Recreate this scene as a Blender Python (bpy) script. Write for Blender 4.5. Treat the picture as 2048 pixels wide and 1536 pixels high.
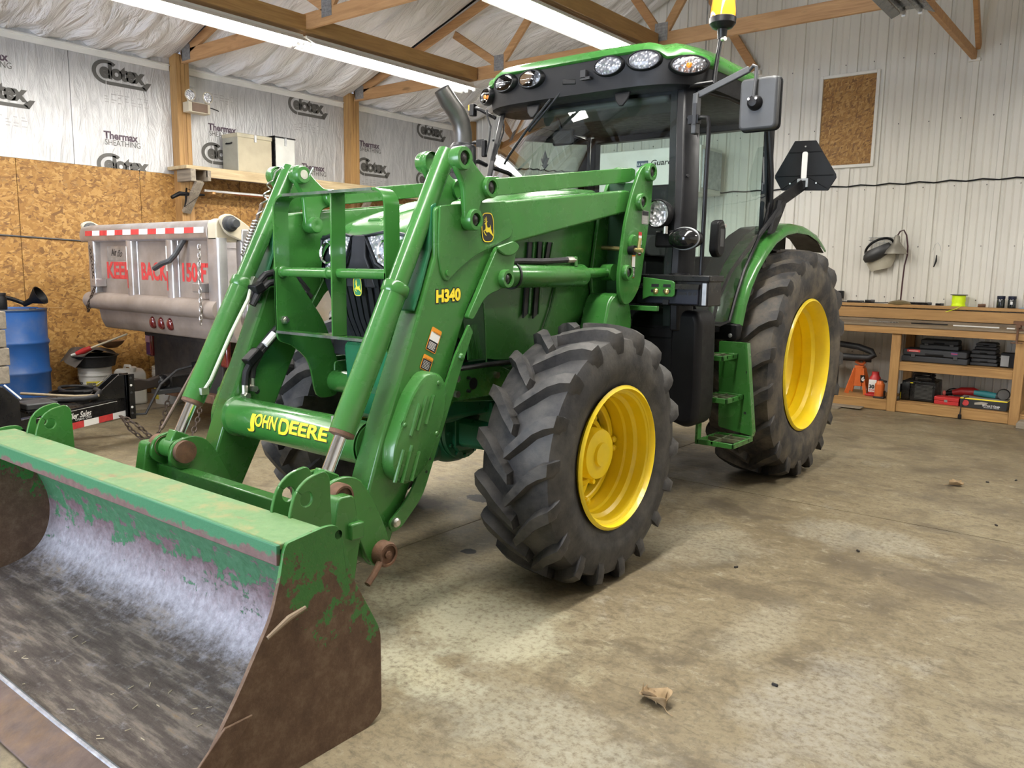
import bpy, bmesh, math, random
from math import sin, cos, pi, radians, sqrt, atan2, hypot, exp
from mathutils import Vector, Matrix, Euler
random.seed(7)
for o in list(bpy.data.objects): bpy.data.objects.remove(o, do_unlink=True)
SC = bpy.context.scene
COL = SC.collection
# ---------------------------------------------------------------- camera
cam = bpy.data.cameras.new('camera'); camo = bpy.data.objects.new('camera', cam); COL.objects.link(camo)
YAW, TILT, ROLL = radians(38.456), radians(8.285), radians(.861)
fw = Vector((-sin(YAW)*cos(TILT), cos(YAW)*cos(TILT), -sin(TILT)))
r0 = Vector((cos(YAW), sin(YAW), 0)); u0 = r0.cross(fw)
rt = cos(ROLL)*r0 + sin(ROLL)*u0; up = -sin(ROLL)*r0 + cos(ROLL)*u0
mw = Matrix((rt, up, -fw)).transposed().to_4x4(); mw.translation = (2.83, -3.126, 1.46)
camo.matrix_world = mw
cam.sensor_fit = 'HORIZONTAL'; cam.sensor_width = 36; cam.lens = 1597.3/2048*36; cam.clip_start = .05
SC.camera = camo
# ---------------------------------------------------------------- world: overcast daylight, comes in through the open overhead door
wd = bpy.data.worlds.new('world'); SC.world = wd; wd.use_nodes = True
bg = wd.node_tree.nodes['Background']; bg.inputs[0].default_value = (.74, .83, 1, 1); bg.inputs[1].default_value = 10.5
portal = bpy.data.lights.new('door_portal', 'AREA'); portal.shape = 'RECTANGLE'; portal.size = 4.2; portal.size_y = 3.1
portal.cycles.is_portal = True
po = bpy.data.objects.new('door_portal', portal); COL.objects.link(po)
po.location = (-1.0, -6.95, 1.6); po.rotation_euler = (radians(90), 0, 0)
vs = SC.view_settings
vs.view_transform = 'Standard'; vs.look = 'None'; vs.gamma = 1; vs.use_curve_mapping = False; vs.exposure = 0.5
LAMP_W = 50      # power of one ceiling fixture
TUBE_E = 22      # radiance of a fluorescent tube
# ---------------------------------------------------------------- mesh helpers
class M:
    def __init__(s): s.v = []; s.f = []
    def add(s, vs, fs):
        n = len(s.v); s.v += [tuple(p) for p in vs]; s.f += [tuple(i+n for i in f) for f in fs]; return s
    def box(s, x0, x1, y0, y1, z0, z1):
        return s.add([(x0,y0,z0),(x1,y0,z0),(x1,y1,z0),(x0,y1,z0),(x0,y0,z1),(x1,y0,z1),(x1,y1,z1),(x0,y1,z1)],
                     [(0,3,2,1),(4,5,6,7),(0,1,5,4),(1,2,6,5),(2,3,7,6),(3,0,4,7)])
    def bx(s, c, d, rot=(0,0,0)):
        R = rot if isinstance(rot, Matrix) else Euler(rot).to_matrix(); c = Vector(c)
        P = [c + R @ Vector((a*d[0]/2, b*d[1]/2, e*d[2]/2)) for e in (-1,1) for b in (-1,1) for a in (-1,1)]
        return s.add(P, [(0,2,3,1),(4,5,7,6),(0,1,5,4),(1,3,7,5),(3,2,6,7),(2,0,4,6)])
    def beam(s, a, b, w, h, upv=(0,0,1)):
        a = Vector(a); b = Vector(b); d = b-a; L = d.length; d.normalize()
        sd = d.cross(Vector(upv)); sd.normalize(); u = sd.cross(d)
        R = Matrix((d, sd, u)).transposed()
        return s.bx((a+b)/2, (L, w, h), R)
    def prism(s, pts, ax, a, b):
        n = len(pts)
        mk = {'x': lambda p, t: (t, p[0], p[1]), 'y': lambda p, t: (p[0], t, p[1]), 'z': lambda p, t: (p[0], p[1], t)}[ax]
        vs_ = [mk(p, a) for p in pts] + [mk(p, b) for p in pts]
        return s.add(vs_, [tuple(range(n))[::-1], tuple(range(n, 2*n))] + [(i, (i+1) % n, (i+1) % n+n, i+n) for i in range(n)])
    def tube(s, path, r, n=10, caps=True, closed=False):
        P = [Vector(p) for p in path]; k = len(P); rs = r if isinstance(r, (list, tuple)) else [r]*k
        T = []
        for i in range(k):
            a = P[(i-1) % k] if (closed or i > 0) else P[i]; b = P[(i+1) % k] if (closed or i < k-1) else P[i]
            t = b-a; t.normalize(); T.append(t)
        nv = T[0].orthogonal(); nv.normalize(); vs_ = []
        for i in range(k):
            nv = nv - T[i]*nv.dot(T[i])
            if nv.length < 1e-6: nv = T[i].orthogonal()
            nv.normalize(); bv = T[i].cross(nv)
            vs_ += [P[i] + (nv*cos(2*pi*j/n) + bv*sin(2*pi*j/n))*rs[i] for j in range(n)]
        fs = [(i*n+j, i*n+(j+1) % n, ((i+1) % k)*n+(j+1) % n, ((i+1) % k)*n+j) for i in range(k if closed else k-1) for j in range(n)]
        if caps and not closed: fs += [tuple(range(n))[::-1], tuple(range((k-1)*n, k*n))]
        return s.add(vs_, fs)
    def lathe(s, prof, c, ax='z', n=24, cap=False):
        """prof: (radius, along)"""
        c = Vector(c); vs_ = []; k = len(prof)
        for r, a in prof:
            for j in range(n):
                t = 2*pi*j/n; p, q = r*cos(t), r*sin(t)
                vs_.append(c + Vector({'z': (p, q, a), 'x': (a, p, q), 'y': (q, a, p)}[ax]))
        fs = [(i*n+j, i*n+(j+1) % n, (i+1)*n+(j+1) % n, (i+1)*n+j) for i in range(k-1) for j in range(n)]
        if cap: fs += [tuple(range(n))[::-1], tuple(range((k-1)*n, k*n))]
        return s.add(vs_, fs)
    def cyl(s, a, b, r, n=16, r2=None):
        return s.tube([a, b], [r, r if r2 is None else r2], n)
    def ell(s, c, r, n=16, m=10):
        c = Vector(c); vs_ = []
        for i in range(m+1):
            ph = pi*i/m
            for j in range(n):
                t = 2*pi*j/n; vs_.append(c + Vector((r[0]*max(sin(ph), 1e-4)*cos(t), r[1]*max(sin(ph), 1e-4)*sin(t), r[2]*cos(ph))))
        return s.add(vs_, [(i*n+j, i*n+(j+1) % n, (i+1)*n+(j+1) % n, (i+1)*n+j) for i in range(m) for j in range(n)])
    def loft(s, rings, closed=True, cap=True):
        n = len(rings[0]); vs_ = [p for r in rings for p in r]; k = len(rings)
        fs = [(i*n+j, i*n+(j+1) % n, (i+1)*n+(j+1) % n, (i+1)*n+j) for i in range(k-1) for j in range(n if closed else n-1)]
        if cap and closed: fs += [tuple(range(n))[::-1], tuple(range((k-1)*n, k*n))]
        return s.add(vs_, fs)
    def grid(s, fn, nu, nv):
        vs_ = [fn(i/nu, j/nv) for i in range(nu+1) for j in range(nv+1)]; w = nv+1
        return s.add(vs_, [(i*w+j, i*w+j+1, (i+1)*w+j+1, (i+1)*w+j) for i in range(nu) for j in range(nv)])
    def mir(s):
        """add the mirror image across x=0"""
        n = len(s.v); s.v += [(-x, y, z) for x, y, z in s.v]; s.f += [tuple(i+n for i in f)[::-1] for f in s.f]; return s
    def fx(s):
        s.v = [(-x, y, z) for x, y, z in s.v]; s.f = [f[::-1] for f in s.f]; return s
def hole(pts, *hs):
    """keyhole polygon: outer outline with round holes (cx, cy, r)"""
    out = list(pts)
    for cx, cy, r in hs:
        ar = sum(out[i-1][0]*out[i][1]-out[i][0]*out[i-1][1] for i in range(len(out)))
        i = min(range(len(out)), key=lambda k: hypot(out[k][0]-cx, out[k][1]-cy)); a0 = atan2(out[i][1]-cy, out[i][0]-cx)
        sg = -1 if ar > 0 else 1; H = [(cx+r*cos(a0+sg*2*pi*j/14), cy+r*sin(a0+sg*2*pi*j/14)) for j in range(15)]
        out = out[:i+1] + H + out[i:]
    return out
def rrect(x0, x1, y0, y1, r, n=4):
    P = []
    for cx, cy, a in ((x1-r, y1-r, 0), (x0+r, y1-r, pi/2), (x0+r, y0+r, pi), (x1-r, y0+r, 1.5*pi)):
        P += [(cx+r*cos(a+pi/2*i/n), cy+r*sin(a+pi/2*i/n)) for i in range(n+1)]
    return P
def arc(cx, cy, r, a0, a1, n=8):
    return [(cx+r*cos(radians(a0+(a1-a0)*i/n)), cy+r*sin(radians(a0+(a1-a0)*i/n))) for i in range(n+1)]
def fillet(pts, r, n=3):
    """round the corners of a closed polygon; pts may carry a third value, their own radius"""
    out = []; k = len(pts)
    for i in range(k):
        p = Vector(pts[i][:2]); a = Vector(pts[i-1][:2])-p; b = Vector(pts[(i+1) % k][:2])-p
        rr = pts[i][2] if len(pts[i]) > 2 else r; d = min(rr, a.length*.45, b.length*.45)
        p0 = p+a.normalized()*d; p1 = p+b.normalized()*d
        for j in range(n+1):
            t = j/n; q = (1-t)**2*p0+2*t*(1-t)*p+t*t*p1; out.append((q.x, q.y))
    return out
def mesh(m, ang=35, smooth=True):
    me = bpy.data.meshes.new('m'); me.from_pydata(m.v, [], m.f)
    b = bmesh.new(); b.from_mesh(me); bmesh.ops.recalc_face_normals(b, faces=b.faces); b.to_mesh(me); b.free()
    if smooth:
        me.shade_smooth(); me.set_sharp_from_angle(angle=radians(ang))
    return me
ROOTINV = {}
def ob(name, m, mt, parent=None, bev=0, seg=2, ang=35, kind=None, loc=None, rot=None, label=None):
    me = m if isinstance(m, bpy.types.Mesh) else mesh(m, ang)
    if mt is not None and not me.materials: me.materials.append(mt)
    o = bpy.data.objects.new(name, me); COL.objects.link(o)
    if loc: o.location = loc
    if rot: o.rotation_euler = rot
    if parent is not None:
        o.parent = parent
        if parent.name in ROOTINV: o.matrix_parent_inverse = ROOTINV[parent.name]
    if bev:
        b = o.modifiers.new('bevel', 'BEVEL'); b.width = bev; b.segments = seg; b.limit_method = 'ANGLE'; b.angle_limit = radians(40)
        b.harden_normals = False
    if kind: o['kind'] = kind
    if label: o['label'] = label
    return o
def thing(name, label, cat, loc=(0,0,0), rz=0, group=None, kind=None):
    o = bpy.data.objects.new(name, None); COL.objects.link(o); o.empty_display_size = .1
    o.location = loc; o.rotation_euler = (0, 0, rz)
    o['label'] = label; o['category'] = cat
    if group: o['group'] = group
    if kind: o['kind'] = kind
    ROOTINV[o.name] = (Matrix.Translation(loc) @ Matrix.Rotation(rz, 4, 'Z')).inverted()
    return o
def tag(o, label, cat, group=None):
    o['label'] = label; o['category'] = cat
    if group: o['group'] = group
    return o
def kids(o): return [c for c in bpy.data.objects if c.parent is o]
def dup(o, parent=None, loc=None, rot=None, label=None):
    c = o.copy(); COL.objects.link(c); c.parent = parent
    if parent is not None: c.matrix_parent_inverse = o.matrix_parent_inverse.copy()
    if loc is not None: c.location = loc
    if rot is not None: c.rotation_euler = rot
    if label: c['label'] = label
    for ch in kids(o):
        dup(ch, c)
    return c
def text(s, name, parent, mt, O, R, U, size, off=0, fn=None, xs=1, cuts=0, spacing=1, shear=0, fit=None):
    cu = bpy.data.curves.new('t', 'FONT'); cu.body = s; cu.size = size; cu.offset = off; cu.space_character = spacing; cu.shear = shear; cu.resolution_u = 4
    t = bpy.data.objects.new('t', cu); COL.objects.link(t)
    dg = bpy.context.evaluated_depsgraph_get(); me = bpy.data.meshes.new_from_object(t.evaluated_get(dg))
    bpy.data.objects.remove(t); bpy.data.curves.remove(cu)
    if cuts:
        b = bmesh.new(); b.from_mesh(me)
        ys = [v.co.y for v in b.verts]; lo, hi = min(ys), max(ys)
        for i in range(1, cuts):
            g = b.verts[:]+b.edges[:]+b.faces[:]
            bmesh.ops.bisect_plane(b, geom=g, plane_co=(0, lo+(hi-lo)*i/cuts, 0), plane_no=(0,1,0))
        b.to_mesh(me); b.free()
    if fit:
        xsv = [v.co.x for v in me.vertices]; mnx = min(xsv); xs = fit/(max(xsv)-mnx)
        for v in me.vertices: v.co.x -= mnx
    O = Vector(O); R = Vector(R); U = Vector(U)
    for v in me.vertices:
        v.co = fn(v.co.x*xs, v.co.y) if fn else O + R*(v.co.x*xs) + U*v.co.y
    me.materials.clear(); me.materials.append(mt)
    return ob(name, me, None, parent)
def flat(pts, name, parent, mt, O, R, U, s=1):
    O = Vector(O); R = Vector(R); U = Vector(U); m = M()
    polys = pts if isinstance(pts[0][0], (list, tuple)) else [pts]
    for p in polys: m.add([O+R*(a*s)+U*(b*s) for a, b in p], [tuple(range(len(p)))])
    return ob(name, m, mt, parent)
# ---------------------------------------------------------------- material helpers
class N:
    def __init__(s, name):
        s.m = bpy.data.materials.new(name); s.m.use_nodes = True; s.t = s.m.node_tree; s.b = s.t.nodes['Principled BSDF']; s.o = s.t.nodes['Material Output']
        s.tc = s.n('ShaderNodeTexCoord'); s.co = s.tc.outputs['Object']
    def n(s, ty, **k):
        x = s.t.nodes.new(ty)
        for a, b in k.items(): setattr(x, a, b)
        return x
    def l(s, a, b): s.t.links.new(a, b)
    def map(s, sc=(1,1,1), rot=(0,0,0), loc=(0,0,0), src=None):
        x = s.n('ShaderNodeMapping'); x.inputs['Scale'].default_value = sc; x.inputs['Rotation'].default_value = rot; x.inputs['Location'].default_value = loc
        s.l(src or s.co, x.inputs[0]); return x.outputs[0]
    def noise(s, scale, detail=4, rough=.55, src=None, dist=0):
        x = s.n('ShaderNodeTexNoise'); x.inputs['Scale'].default_value = scale; x.inputs['Detail'].default_value = detail
        x.inputs['Roughness'].default_value = rough; x.inputs['Distortion'].default_value = dist; s.l(src or s.co, x.inputs['Vector']); return x.outputs[0]
    def ramp(s, src, *st, interp='LINEAR'):
        x = s.n('ShaderNodeValToRGB'); e = x.color_ramp.elements; x.color_ramp.interpolation = interp
        while len(e) < len(st): e.new(.5)
        for i, (p, c) in enumerate(st):
            e[i].position = p; e[i].color = (*c, 1) if isinstance(c, (tuple, list)) else (c, c, c, 1)
        s.l(src, x.inputs[0]); return x.outputs[0]
    def mix(s, f, a, b, mode='MIX'):
        x = s.n('ShaderNodeMix', data_type='RGBA', blend_type=mode)
        for i, v in ((0, f), (6, a), (7, b)):
            if isinstance(v, bpy.types.NodeSocket): s.l(v, x.inputs[i])
            elif i == 0: x.inputs[0].default_value = v
            else: x.inputs[i].default_value = (*v, 1)
        return x.outputs[2]
    def math(s, op, a, b=None):
        x = s.n('ShaderNodeMath', operation=op)
        for i, v in ((0, a), (1, b)):
            if v is None: continue
            if isinstance(v, bpy.types.NodeSocket): s.l(v, x.inputs[i])
            else: x.inputs[i].default_value = v
        return x.outputs[0]
    def sep(s, src=None):
        x = s.n('ShaderNodeSeparateXYZ'); s.l(src or s.co, x.inputs[0]); return x.outputs
    def set(self, **k):
        nm = dict(c='Base Color', r='Roughness', m='Metallic', s='Specular IOR Level', cw='Coat Weight', cr='Coat Roughness', al='Alpha', e='Emission Color', es='Emission Strength', tw='Transmission Weight', ior='IOR', sh='Sheen Weight')
        for a, v in k.items():
            i = self.b.inputs[nm[a]]
            if isinstance(v, bpy.types.NodeSocket): self.l(v, i)
            elif isinstance(v, (tuple, list)): i.default_value = (*v, 1)
            else: i.default_value = v
        return self
    def bump(s, h, st=.3, d=.01):
        x = s.n('ShaderNodeBump'); x.inputs['Strength'].default_value = st; x.inputs['Distance'].default_value = d; s.l(h, x.inputs['Height']); s.l(x.outputs[0], s.b.inputs['Normal']); return s
def mat(name, c, r=.5, m=0, var=.12, sc=6, bump=0, cw=0, s=.5, dirt=None, da=.5):
    """plain painted or moulded material with a little tonal variation and optional dust in blotches"""
    n = N(name); a = n.noise(sc, 5); k = tuple(x*(1-var) for x in c); k2 = tuple(min(1, x*(1+var)) for x in c)
    col = n.ramp(a, (.3, k), (.7, k2))
    if dirt:
        d = n.noise(sc*.7, 7, .65, n.map((1,1,1), loc=(3.1, 1.7, 5.2))); col = n.mix(n.ramp(d, (.45, 0), (.72, da)), col, dirt)
    n.set(c=col, r=n.ramp(n.noise(sc*2.3, 4), (.3, max(0, r-.07)), (.7, min(1, r+.07))), m=m, cw=cw, s=s)
    if bump: n.bump(n.noise(sc*9, 5), bump, .004)
    return n.m
def emis(name, c, e):
    n = N(name); n.set(c=(.9,.9,.9), e=c, es=e); return n.m
# ---------------------------------------------------------------- materials
def wood(name, ax, a=(.29,.150,.050), b=(.47,.27,.095), r=.6):
    n = N(name); sc = {'x': (1.2,16,16), 'y': (16,1.2,16), 'z': (16,16,1.2)}[ax]
    g = n.noise(1.6, 6, .6, n.map(sc), 1.2); g2 = n.noise(.7, 3, .5); k = n.noise(2.2, 2, .5, n.map(tuple(min(q, 5) for q in sc)))
    c = n.mix(n.ramp(g2, (.3, 0), (.75, .5)), n.ramp(g, (.32, a), (.68, b)), tuple(x*.72 for x in b))
    c = n.mix(n.ramp(k, (.70, 0), (.78, .6)), c, tuple(x*.35 for x in a))
    n.set(c=c, r=r); n.bump(g, .25, .004); return n.m
WX, WY, WZ = wood('pine_x', 'x'), wood('pine_y', 'y'), wood('pine_z', 'z')
WTX = wood('truss_pine', 'x', (.36,.18,.07), (.58,.33,.145))
WGX, WGY = wood('grey_wood_x', 'x', (.16,.13,.095), (.33,.28,.21)), wood('grey_wood_y', 'y', (.16,.13,.095), (.33,.28,.21))
GREEN = mat('green_paint', (.038,.165,.030), .27, var=.10, sc=3, cw=.25, dirt=(.10,.14,.06), da=.22)
TEAL = mat('green_casting', (.012,.15,.062), .32, var=.15, sc=5, cw=.2, dirt=(.05,.07,.04), da=.4)
YELL = mat('yellow_paint', (.92,.68,.014), .38, var=.05, sc=4, cw=.2, dirt=(.42,.28,.02), da=.25)
BLK = mat('black_plastic', (.0045,.0045,.0055), .5, var=.2, sc=9, s=.28)
BLKM = mat('black_paint', (.007,.007,.008), .3, s=.35, var=.2, sc=6, dirt=(.06,.055,.045), da=.3)
GREYP = mat('charcoal_plastic', (.045,.047,.05), .5, var=.15, sc=9)
STEEL = mat('bare_steel', (.55,.54,.52), .3, 1, .15, 20)
ZINC = mat('zinc_bolt', (.62,.60,.55), .35, 1, .15, 30)
CHROME = mat('chrome_rod', (.85,.85,.86), .08, 1, .03, 5)
RUST = mat('rusty_steel', (.13,.070,.042), .75, .2, .4, 25, .4, dirt=(.22,.10,.05), da=.6)
GREASE = mat('black_grease', (.010,.008,.006), .35, 0, .3, 30, .3)
WHITEP = mat('white_plastic', (.74,.73,.70), .4, var=.05, sc=4, dirt=(.5,.47,.4), da=.3)
RUB = mat('hose_rubber', (.016,.016,.018), .55, var=.2, sc=20, dirt=(.07,.065,.06), da=.25)
def rubber(name, dust, amt):
    n = N(name); a = n.noise(5, 7, .65); b = n.noise(24, 6, .7)
    c = n.mix(n.ramp(a, (.42, 0), (.66, amt)), n.ramp(b, (.35, (.016,.016,.018)), (.7, (.045,.043,.044))), dust)
    n.set(c=c, r=n.ramp(b, (.3, .5), (.7, .75))); n.bump(b, .5, .006); return n.m
TYRE = rubber('tyre_rubber', (.125,.115,.10), .6); TYRE2 = rubber('tyre_rubber_dusty', (.17,.14,.10), .75)
def glass(name, tint, rough=.01, ior=1.5):
    n = N(name); t = n.n('ShaderNodeBsdfTransparent'); t.inputs[0].default_value = (*tint, 1); g = n.n('ShaderNodeBsdfGlossy'); g.inputs['Roughness'].default_value = rough
    f = n.n('ShaderNodeFresnel'); f.inputs[0].default_value = ior; mx = n.n('ShaderNodeMixShader')
    n.l(f.outputs[0], mx.inputs[0]); n.l(t.outputs[0], mx.inputs[1]); n.l(g.outputs[0], mx.inputs[2]); n.l(mx.outputs[0], n.o.inputs[0]); return n.m
GLASS = glass('cab_glass', (.84,.91,.885), .01, 1.36); CLEAR = glass('clear_lens', (.95,.95,.95), .03)
def lensmat():
    n = N('lamp_reflector'); w = n.n('ShaderNodeTexVoronoi'); w.inputs['Scale'].default_value = 45; n.l(n.co, w.inputs['Vector'])
    n.set(c=n.ramp(w.outputs[0], (.1, (.95,.95,.97)), (.6, (.62,.63,.68))), m=.55, r=.2); n.bump(w.outputs[0], .8, .02); return n.m
LENS = lensmat()
AMBER = N('amber_lens').set(c=(.95,.30,.02), r=.1, e=(1,.32,.02), es=.35, cw=1).m
REDL = mat('red_lens', (.13,.010,.012), .15, cw=1, var=.1)
RED = mat('red_paint', (.48,.022,.022), .4, cw=.1); ORANGE = mat('orange_paint', (.62,.14,.03), .4, var=.15)
WHT = mat('white_print', (.78,.78,.76), .5, var=.03); YPR = mat('yellow_print', (.88,.70,.03), .45, var=.03); KPR = mat('black_print', (.010,.010,.012), .5, var=.05)
RPR = mat('red_print', (.52,.045,.045), .5, var=.2, sc=20); OPR = mat('orange_print', (.80,.30,.02), .5, var=.05); PPR = mat('purple_print', (.085,.055,.075), .55, var=.1); GPR = mat('grey_print', (.10,.095,.085), .55, var=.1)
GRNPR = mat('green_print', (.02,.20,.08), .5)
ALU = mat('aluminium', (.50,.48,.48), .40, .75, .18, 5, .1, dirt=(.30,.235,.18), da=.55)
ALUD = mat('dusty_aluminium', (.30,.25,.215), .6, .25, .22, 4, .1, dirt=(.22,.17,.13), da=.6)
DARK = mat('dark_undercarriage', (.018,.016,.015), .7, 0, .4, 8, .3, dirt=(.07,.05,.035), da=.5)
GALV = mat('galvanised', (.45,.46,.47), .45, .8, .2, 15)
BEIGE = mat('beige_enamel', (.52,.46,.34), .45, var=.08)
BLUE = mat('blue_drum_paint', (.018,.088,.29), .4, var=.15, sc=3, dirt=(.20,.20,.20), da=.55)
TRIMW = mat('white_trim', (.72,.70,.64), .45, var=.06)
def foil():
    n = N('foil_sheathing'); w = n.noise(3.2, 5, .6, n.map((1,3.2,.7), rot=(.3,0,0)), 1.5); f = n.noise(26, 4)
    n.set(c=n.ramp(w, (.3, (.44,.44,.44)), (.7, (.60,.595,.585))), r=n.ramp(f, (.3,.3), (.7,.5)), m=.35); n.bump(w, .6, .03); return n.m
FOIL = foil()
def osb():
    n = N('osb_flakes'); C_ = []; H_ = []
    for i, (an, sc, el) in enumerate(((.35,22,3.0),(1.25,20,3.4),(2.2,24,2.8),(2.85,18,3.6))):
        v = n.n('ShaderNodeTexVoronoi'); v.inputs['Scale'].default_value = sc; v.inputs['Randomness'].default_value = 1
        r_ = n.map((1,1,1), rot=(an, an, 0)); n.l(n.map((1,1,el), loc=(i*3.3, i, i*2), src=r_), v.inputs['Vector'])
        s = n.sep(v.outputs['Color']); H_.append(s[1])
        C_.append(n.ramp(s[0], (0, (.17,.08,.020)), (.25, (.28,.135,.030)), (.6, (.35,.18,.042)), (.9, (.46,.265,.08)), (1, (.17,.08,.025))))
    out, h = C_[0], H_[0]
    for c, hh in zip(C_[1:], H_[1:]):
        g = n.math('GREATER_THAN', hh, h); out = n.mix(g, out, c); h = n.math('MAXIMUM', h, hh)
    dk = n.noise(1.1, 6, .6); out = n.mix(n.ramp(dk, (.62, 0), (.85, .45)), out, (.16,.09,.045))
    n.set(c=out, r=.62); n.bump(h, .2, .004); return n.m
OSB = osb()
def insul():
    n = N('white_insulation_facing'); w = n.noise(1.7, 5, .55, n.map((.55,3.0,1), rot=(0,0,.22)), .9); f = n.noise(.8, 3)
    n.set(c=n.ramp(f, (.3, (.72,.70,.685)), (.7, (.82,.80,.785))), r=.55); n.bump(w, 1.0, .16); return n.m
INS = insul()
def liner():
    n = N('cream_steel_liner'); a = n.noise(.9, 5); st = n.noise(3, 5, .6, n.map((1,1,.25)))
    n.set(c=n.mix(n.ramp(st, (.55, 0), (.8, .3)), n.ramp(a, (.3, (.64,.615,.55)), (.7, (.72,.70,.635))), (.42,.37,.29)), r=.42); return n.m
LINER = liner()
def concrete():
    n = N('concrete_floor'); big = n.noise(.55, 6, .62, n.map((1,.6,1))); mid = n.noise(2.4, 8, .68, None, .6); fine = n.noise(70, 4, .6)
    c = n.ramp(big, (.30, (.150,.116,.068)), (.5, (.232,.188,.114)), (.72, (.288,.244,.156)))
    c = n.mix(n.ramp(mid, (.36, .75), (.5, 0)), c, (.105,.084,.058))
    c = n.mix(n.ramp(mid, (.60, 0), (.70, .55)), c, (.36,.335,.27))
    fl_ = n.noise(9, 10, .8, n.map((1,1.7,1)), .6); c = n.mix(n.ramp(fl_, (.36, .85), (.49, 0)), c, (.115,.088,.052)); c = n.mix(n.ramp(fl_, (.55, 0), (.66, .75)), c, (.37,.33,.235)); g_ = n.noise(38, 8, .75); c = n.mix(n.ramp(g_, (.40, .55), (.5, 0)), c, (.12,.097,.065)); c = n.mix(n.ramp(g_, (.60, 0), (.72, .5)), c, (.40,.365,.27))
    c = n.mix(n.ramp(fine, (.62, 0), (.75, .35)), c, (.10,.083,.06))
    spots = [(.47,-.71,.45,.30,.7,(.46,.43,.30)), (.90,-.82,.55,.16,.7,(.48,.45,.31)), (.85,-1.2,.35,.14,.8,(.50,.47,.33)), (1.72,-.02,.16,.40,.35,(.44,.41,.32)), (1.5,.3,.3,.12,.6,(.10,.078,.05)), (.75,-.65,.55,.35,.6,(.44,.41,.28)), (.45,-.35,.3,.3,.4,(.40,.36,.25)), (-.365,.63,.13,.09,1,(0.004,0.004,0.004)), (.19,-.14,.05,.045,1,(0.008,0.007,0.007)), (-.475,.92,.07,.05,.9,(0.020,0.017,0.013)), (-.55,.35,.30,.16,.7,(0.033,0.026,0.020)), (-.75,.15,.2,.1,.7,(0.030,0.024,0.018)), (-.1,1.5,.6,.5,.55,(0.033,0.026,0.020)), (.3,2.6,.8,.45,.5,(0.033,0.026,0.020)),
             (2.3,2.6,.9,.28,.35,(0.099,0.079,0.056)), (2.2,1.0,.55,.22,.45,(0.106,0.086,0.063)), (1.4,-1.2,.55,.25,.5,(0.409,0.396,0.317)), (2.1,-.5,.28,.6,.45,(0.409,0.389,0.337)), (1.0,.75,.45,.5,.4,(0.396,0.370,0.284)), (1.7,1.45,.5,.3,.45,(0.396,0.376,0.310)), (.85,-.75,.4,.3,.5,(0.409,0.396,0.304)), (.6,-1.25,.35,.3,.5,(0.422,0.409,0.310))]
    wob = n.noise(4.5, 6, .7)
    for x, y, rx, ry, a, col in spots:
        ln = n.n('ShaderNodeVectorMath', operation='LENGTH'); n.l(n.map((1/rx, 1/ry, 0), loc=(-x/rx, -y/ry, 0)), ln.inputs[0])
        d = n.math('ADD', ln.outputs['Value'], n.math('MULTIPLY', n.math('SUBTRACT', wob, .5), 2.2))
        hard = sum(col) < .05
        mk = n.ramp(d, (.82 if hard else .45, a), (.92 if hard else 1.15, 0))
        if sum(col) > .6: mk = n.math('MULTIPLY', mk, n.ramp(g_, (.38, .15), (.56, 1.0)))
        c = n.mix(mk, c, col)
    n.set(c=c, r=n.ramp(mid, (.35, .42), (.65, .68)), s=.4); n.bump(n.math('ADD', n.math('MULTIPLY', fine, .3), mid), .22, .006); return n.m
CONC = concrete()
# ---------------------------------------------------------------- floor
fl = ob('floor', M().box(-6.1,6.5,-7.1,6.9,-.2,-.012), DARK, kind='structure')
for x0, x1 in ((-6.0,-.116),(-.108,6.4)):
    for y0, y1 in ((-7.0,1.902),(1.91,6.8)): ob('slab', M().box(x0,x1,y0,y1,-.012,0), CONC, fl)
# ---------------------------------------------------------------- left wall: OSB below, printed foil sheathing above
XL = -5.9
wl = ob('wall_left', M().box(-6.15,XL-.03,-7.1,6.9,-.01,3.75), DARK, kind='structure')
e = [-7.0+.01]
k = .09-1.22*5
while k < 6.7:
    if k > -6.9: e.append(k)
    k += 1.22
e.append(6.7)
for a, b in zip(e, e[1:]): ob('osb_panel', M().box(XL-.03, XL+random.uniform(-.001,.001), a+.0025, b-.0025, .01, 2.44), OSB, wl, bev=.002, seg=1)
ce = [-7.0,-5.46,-4.24,-3.02,-1.80,-.58,.64,1.78,3.02,4.22,5.44,6.69]
for a, b in zip(ce, ce[1:]): ob('foil_panel', M().box(XL-.03, XL-.004+random.uniform(-.0008,.0008), a+.003, b-.003, 2.442, 3.70), FOIL, wl)
POSTY = [-5.54,-3.1,-.66,1.78,4.22,6.62]
for y in POSTY:
    m = M()
    for i, (d, t) in enumerate(((-.052,0),(0,.006),(.052,.002))): m.box(XL-.001, XL+.14-t, y+d-.025, y+d+.025, 0 if y != 1.78 else 0, 3.72)
    ob('post', m, WZ, wl, bev=.003, seg=1)
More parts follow.
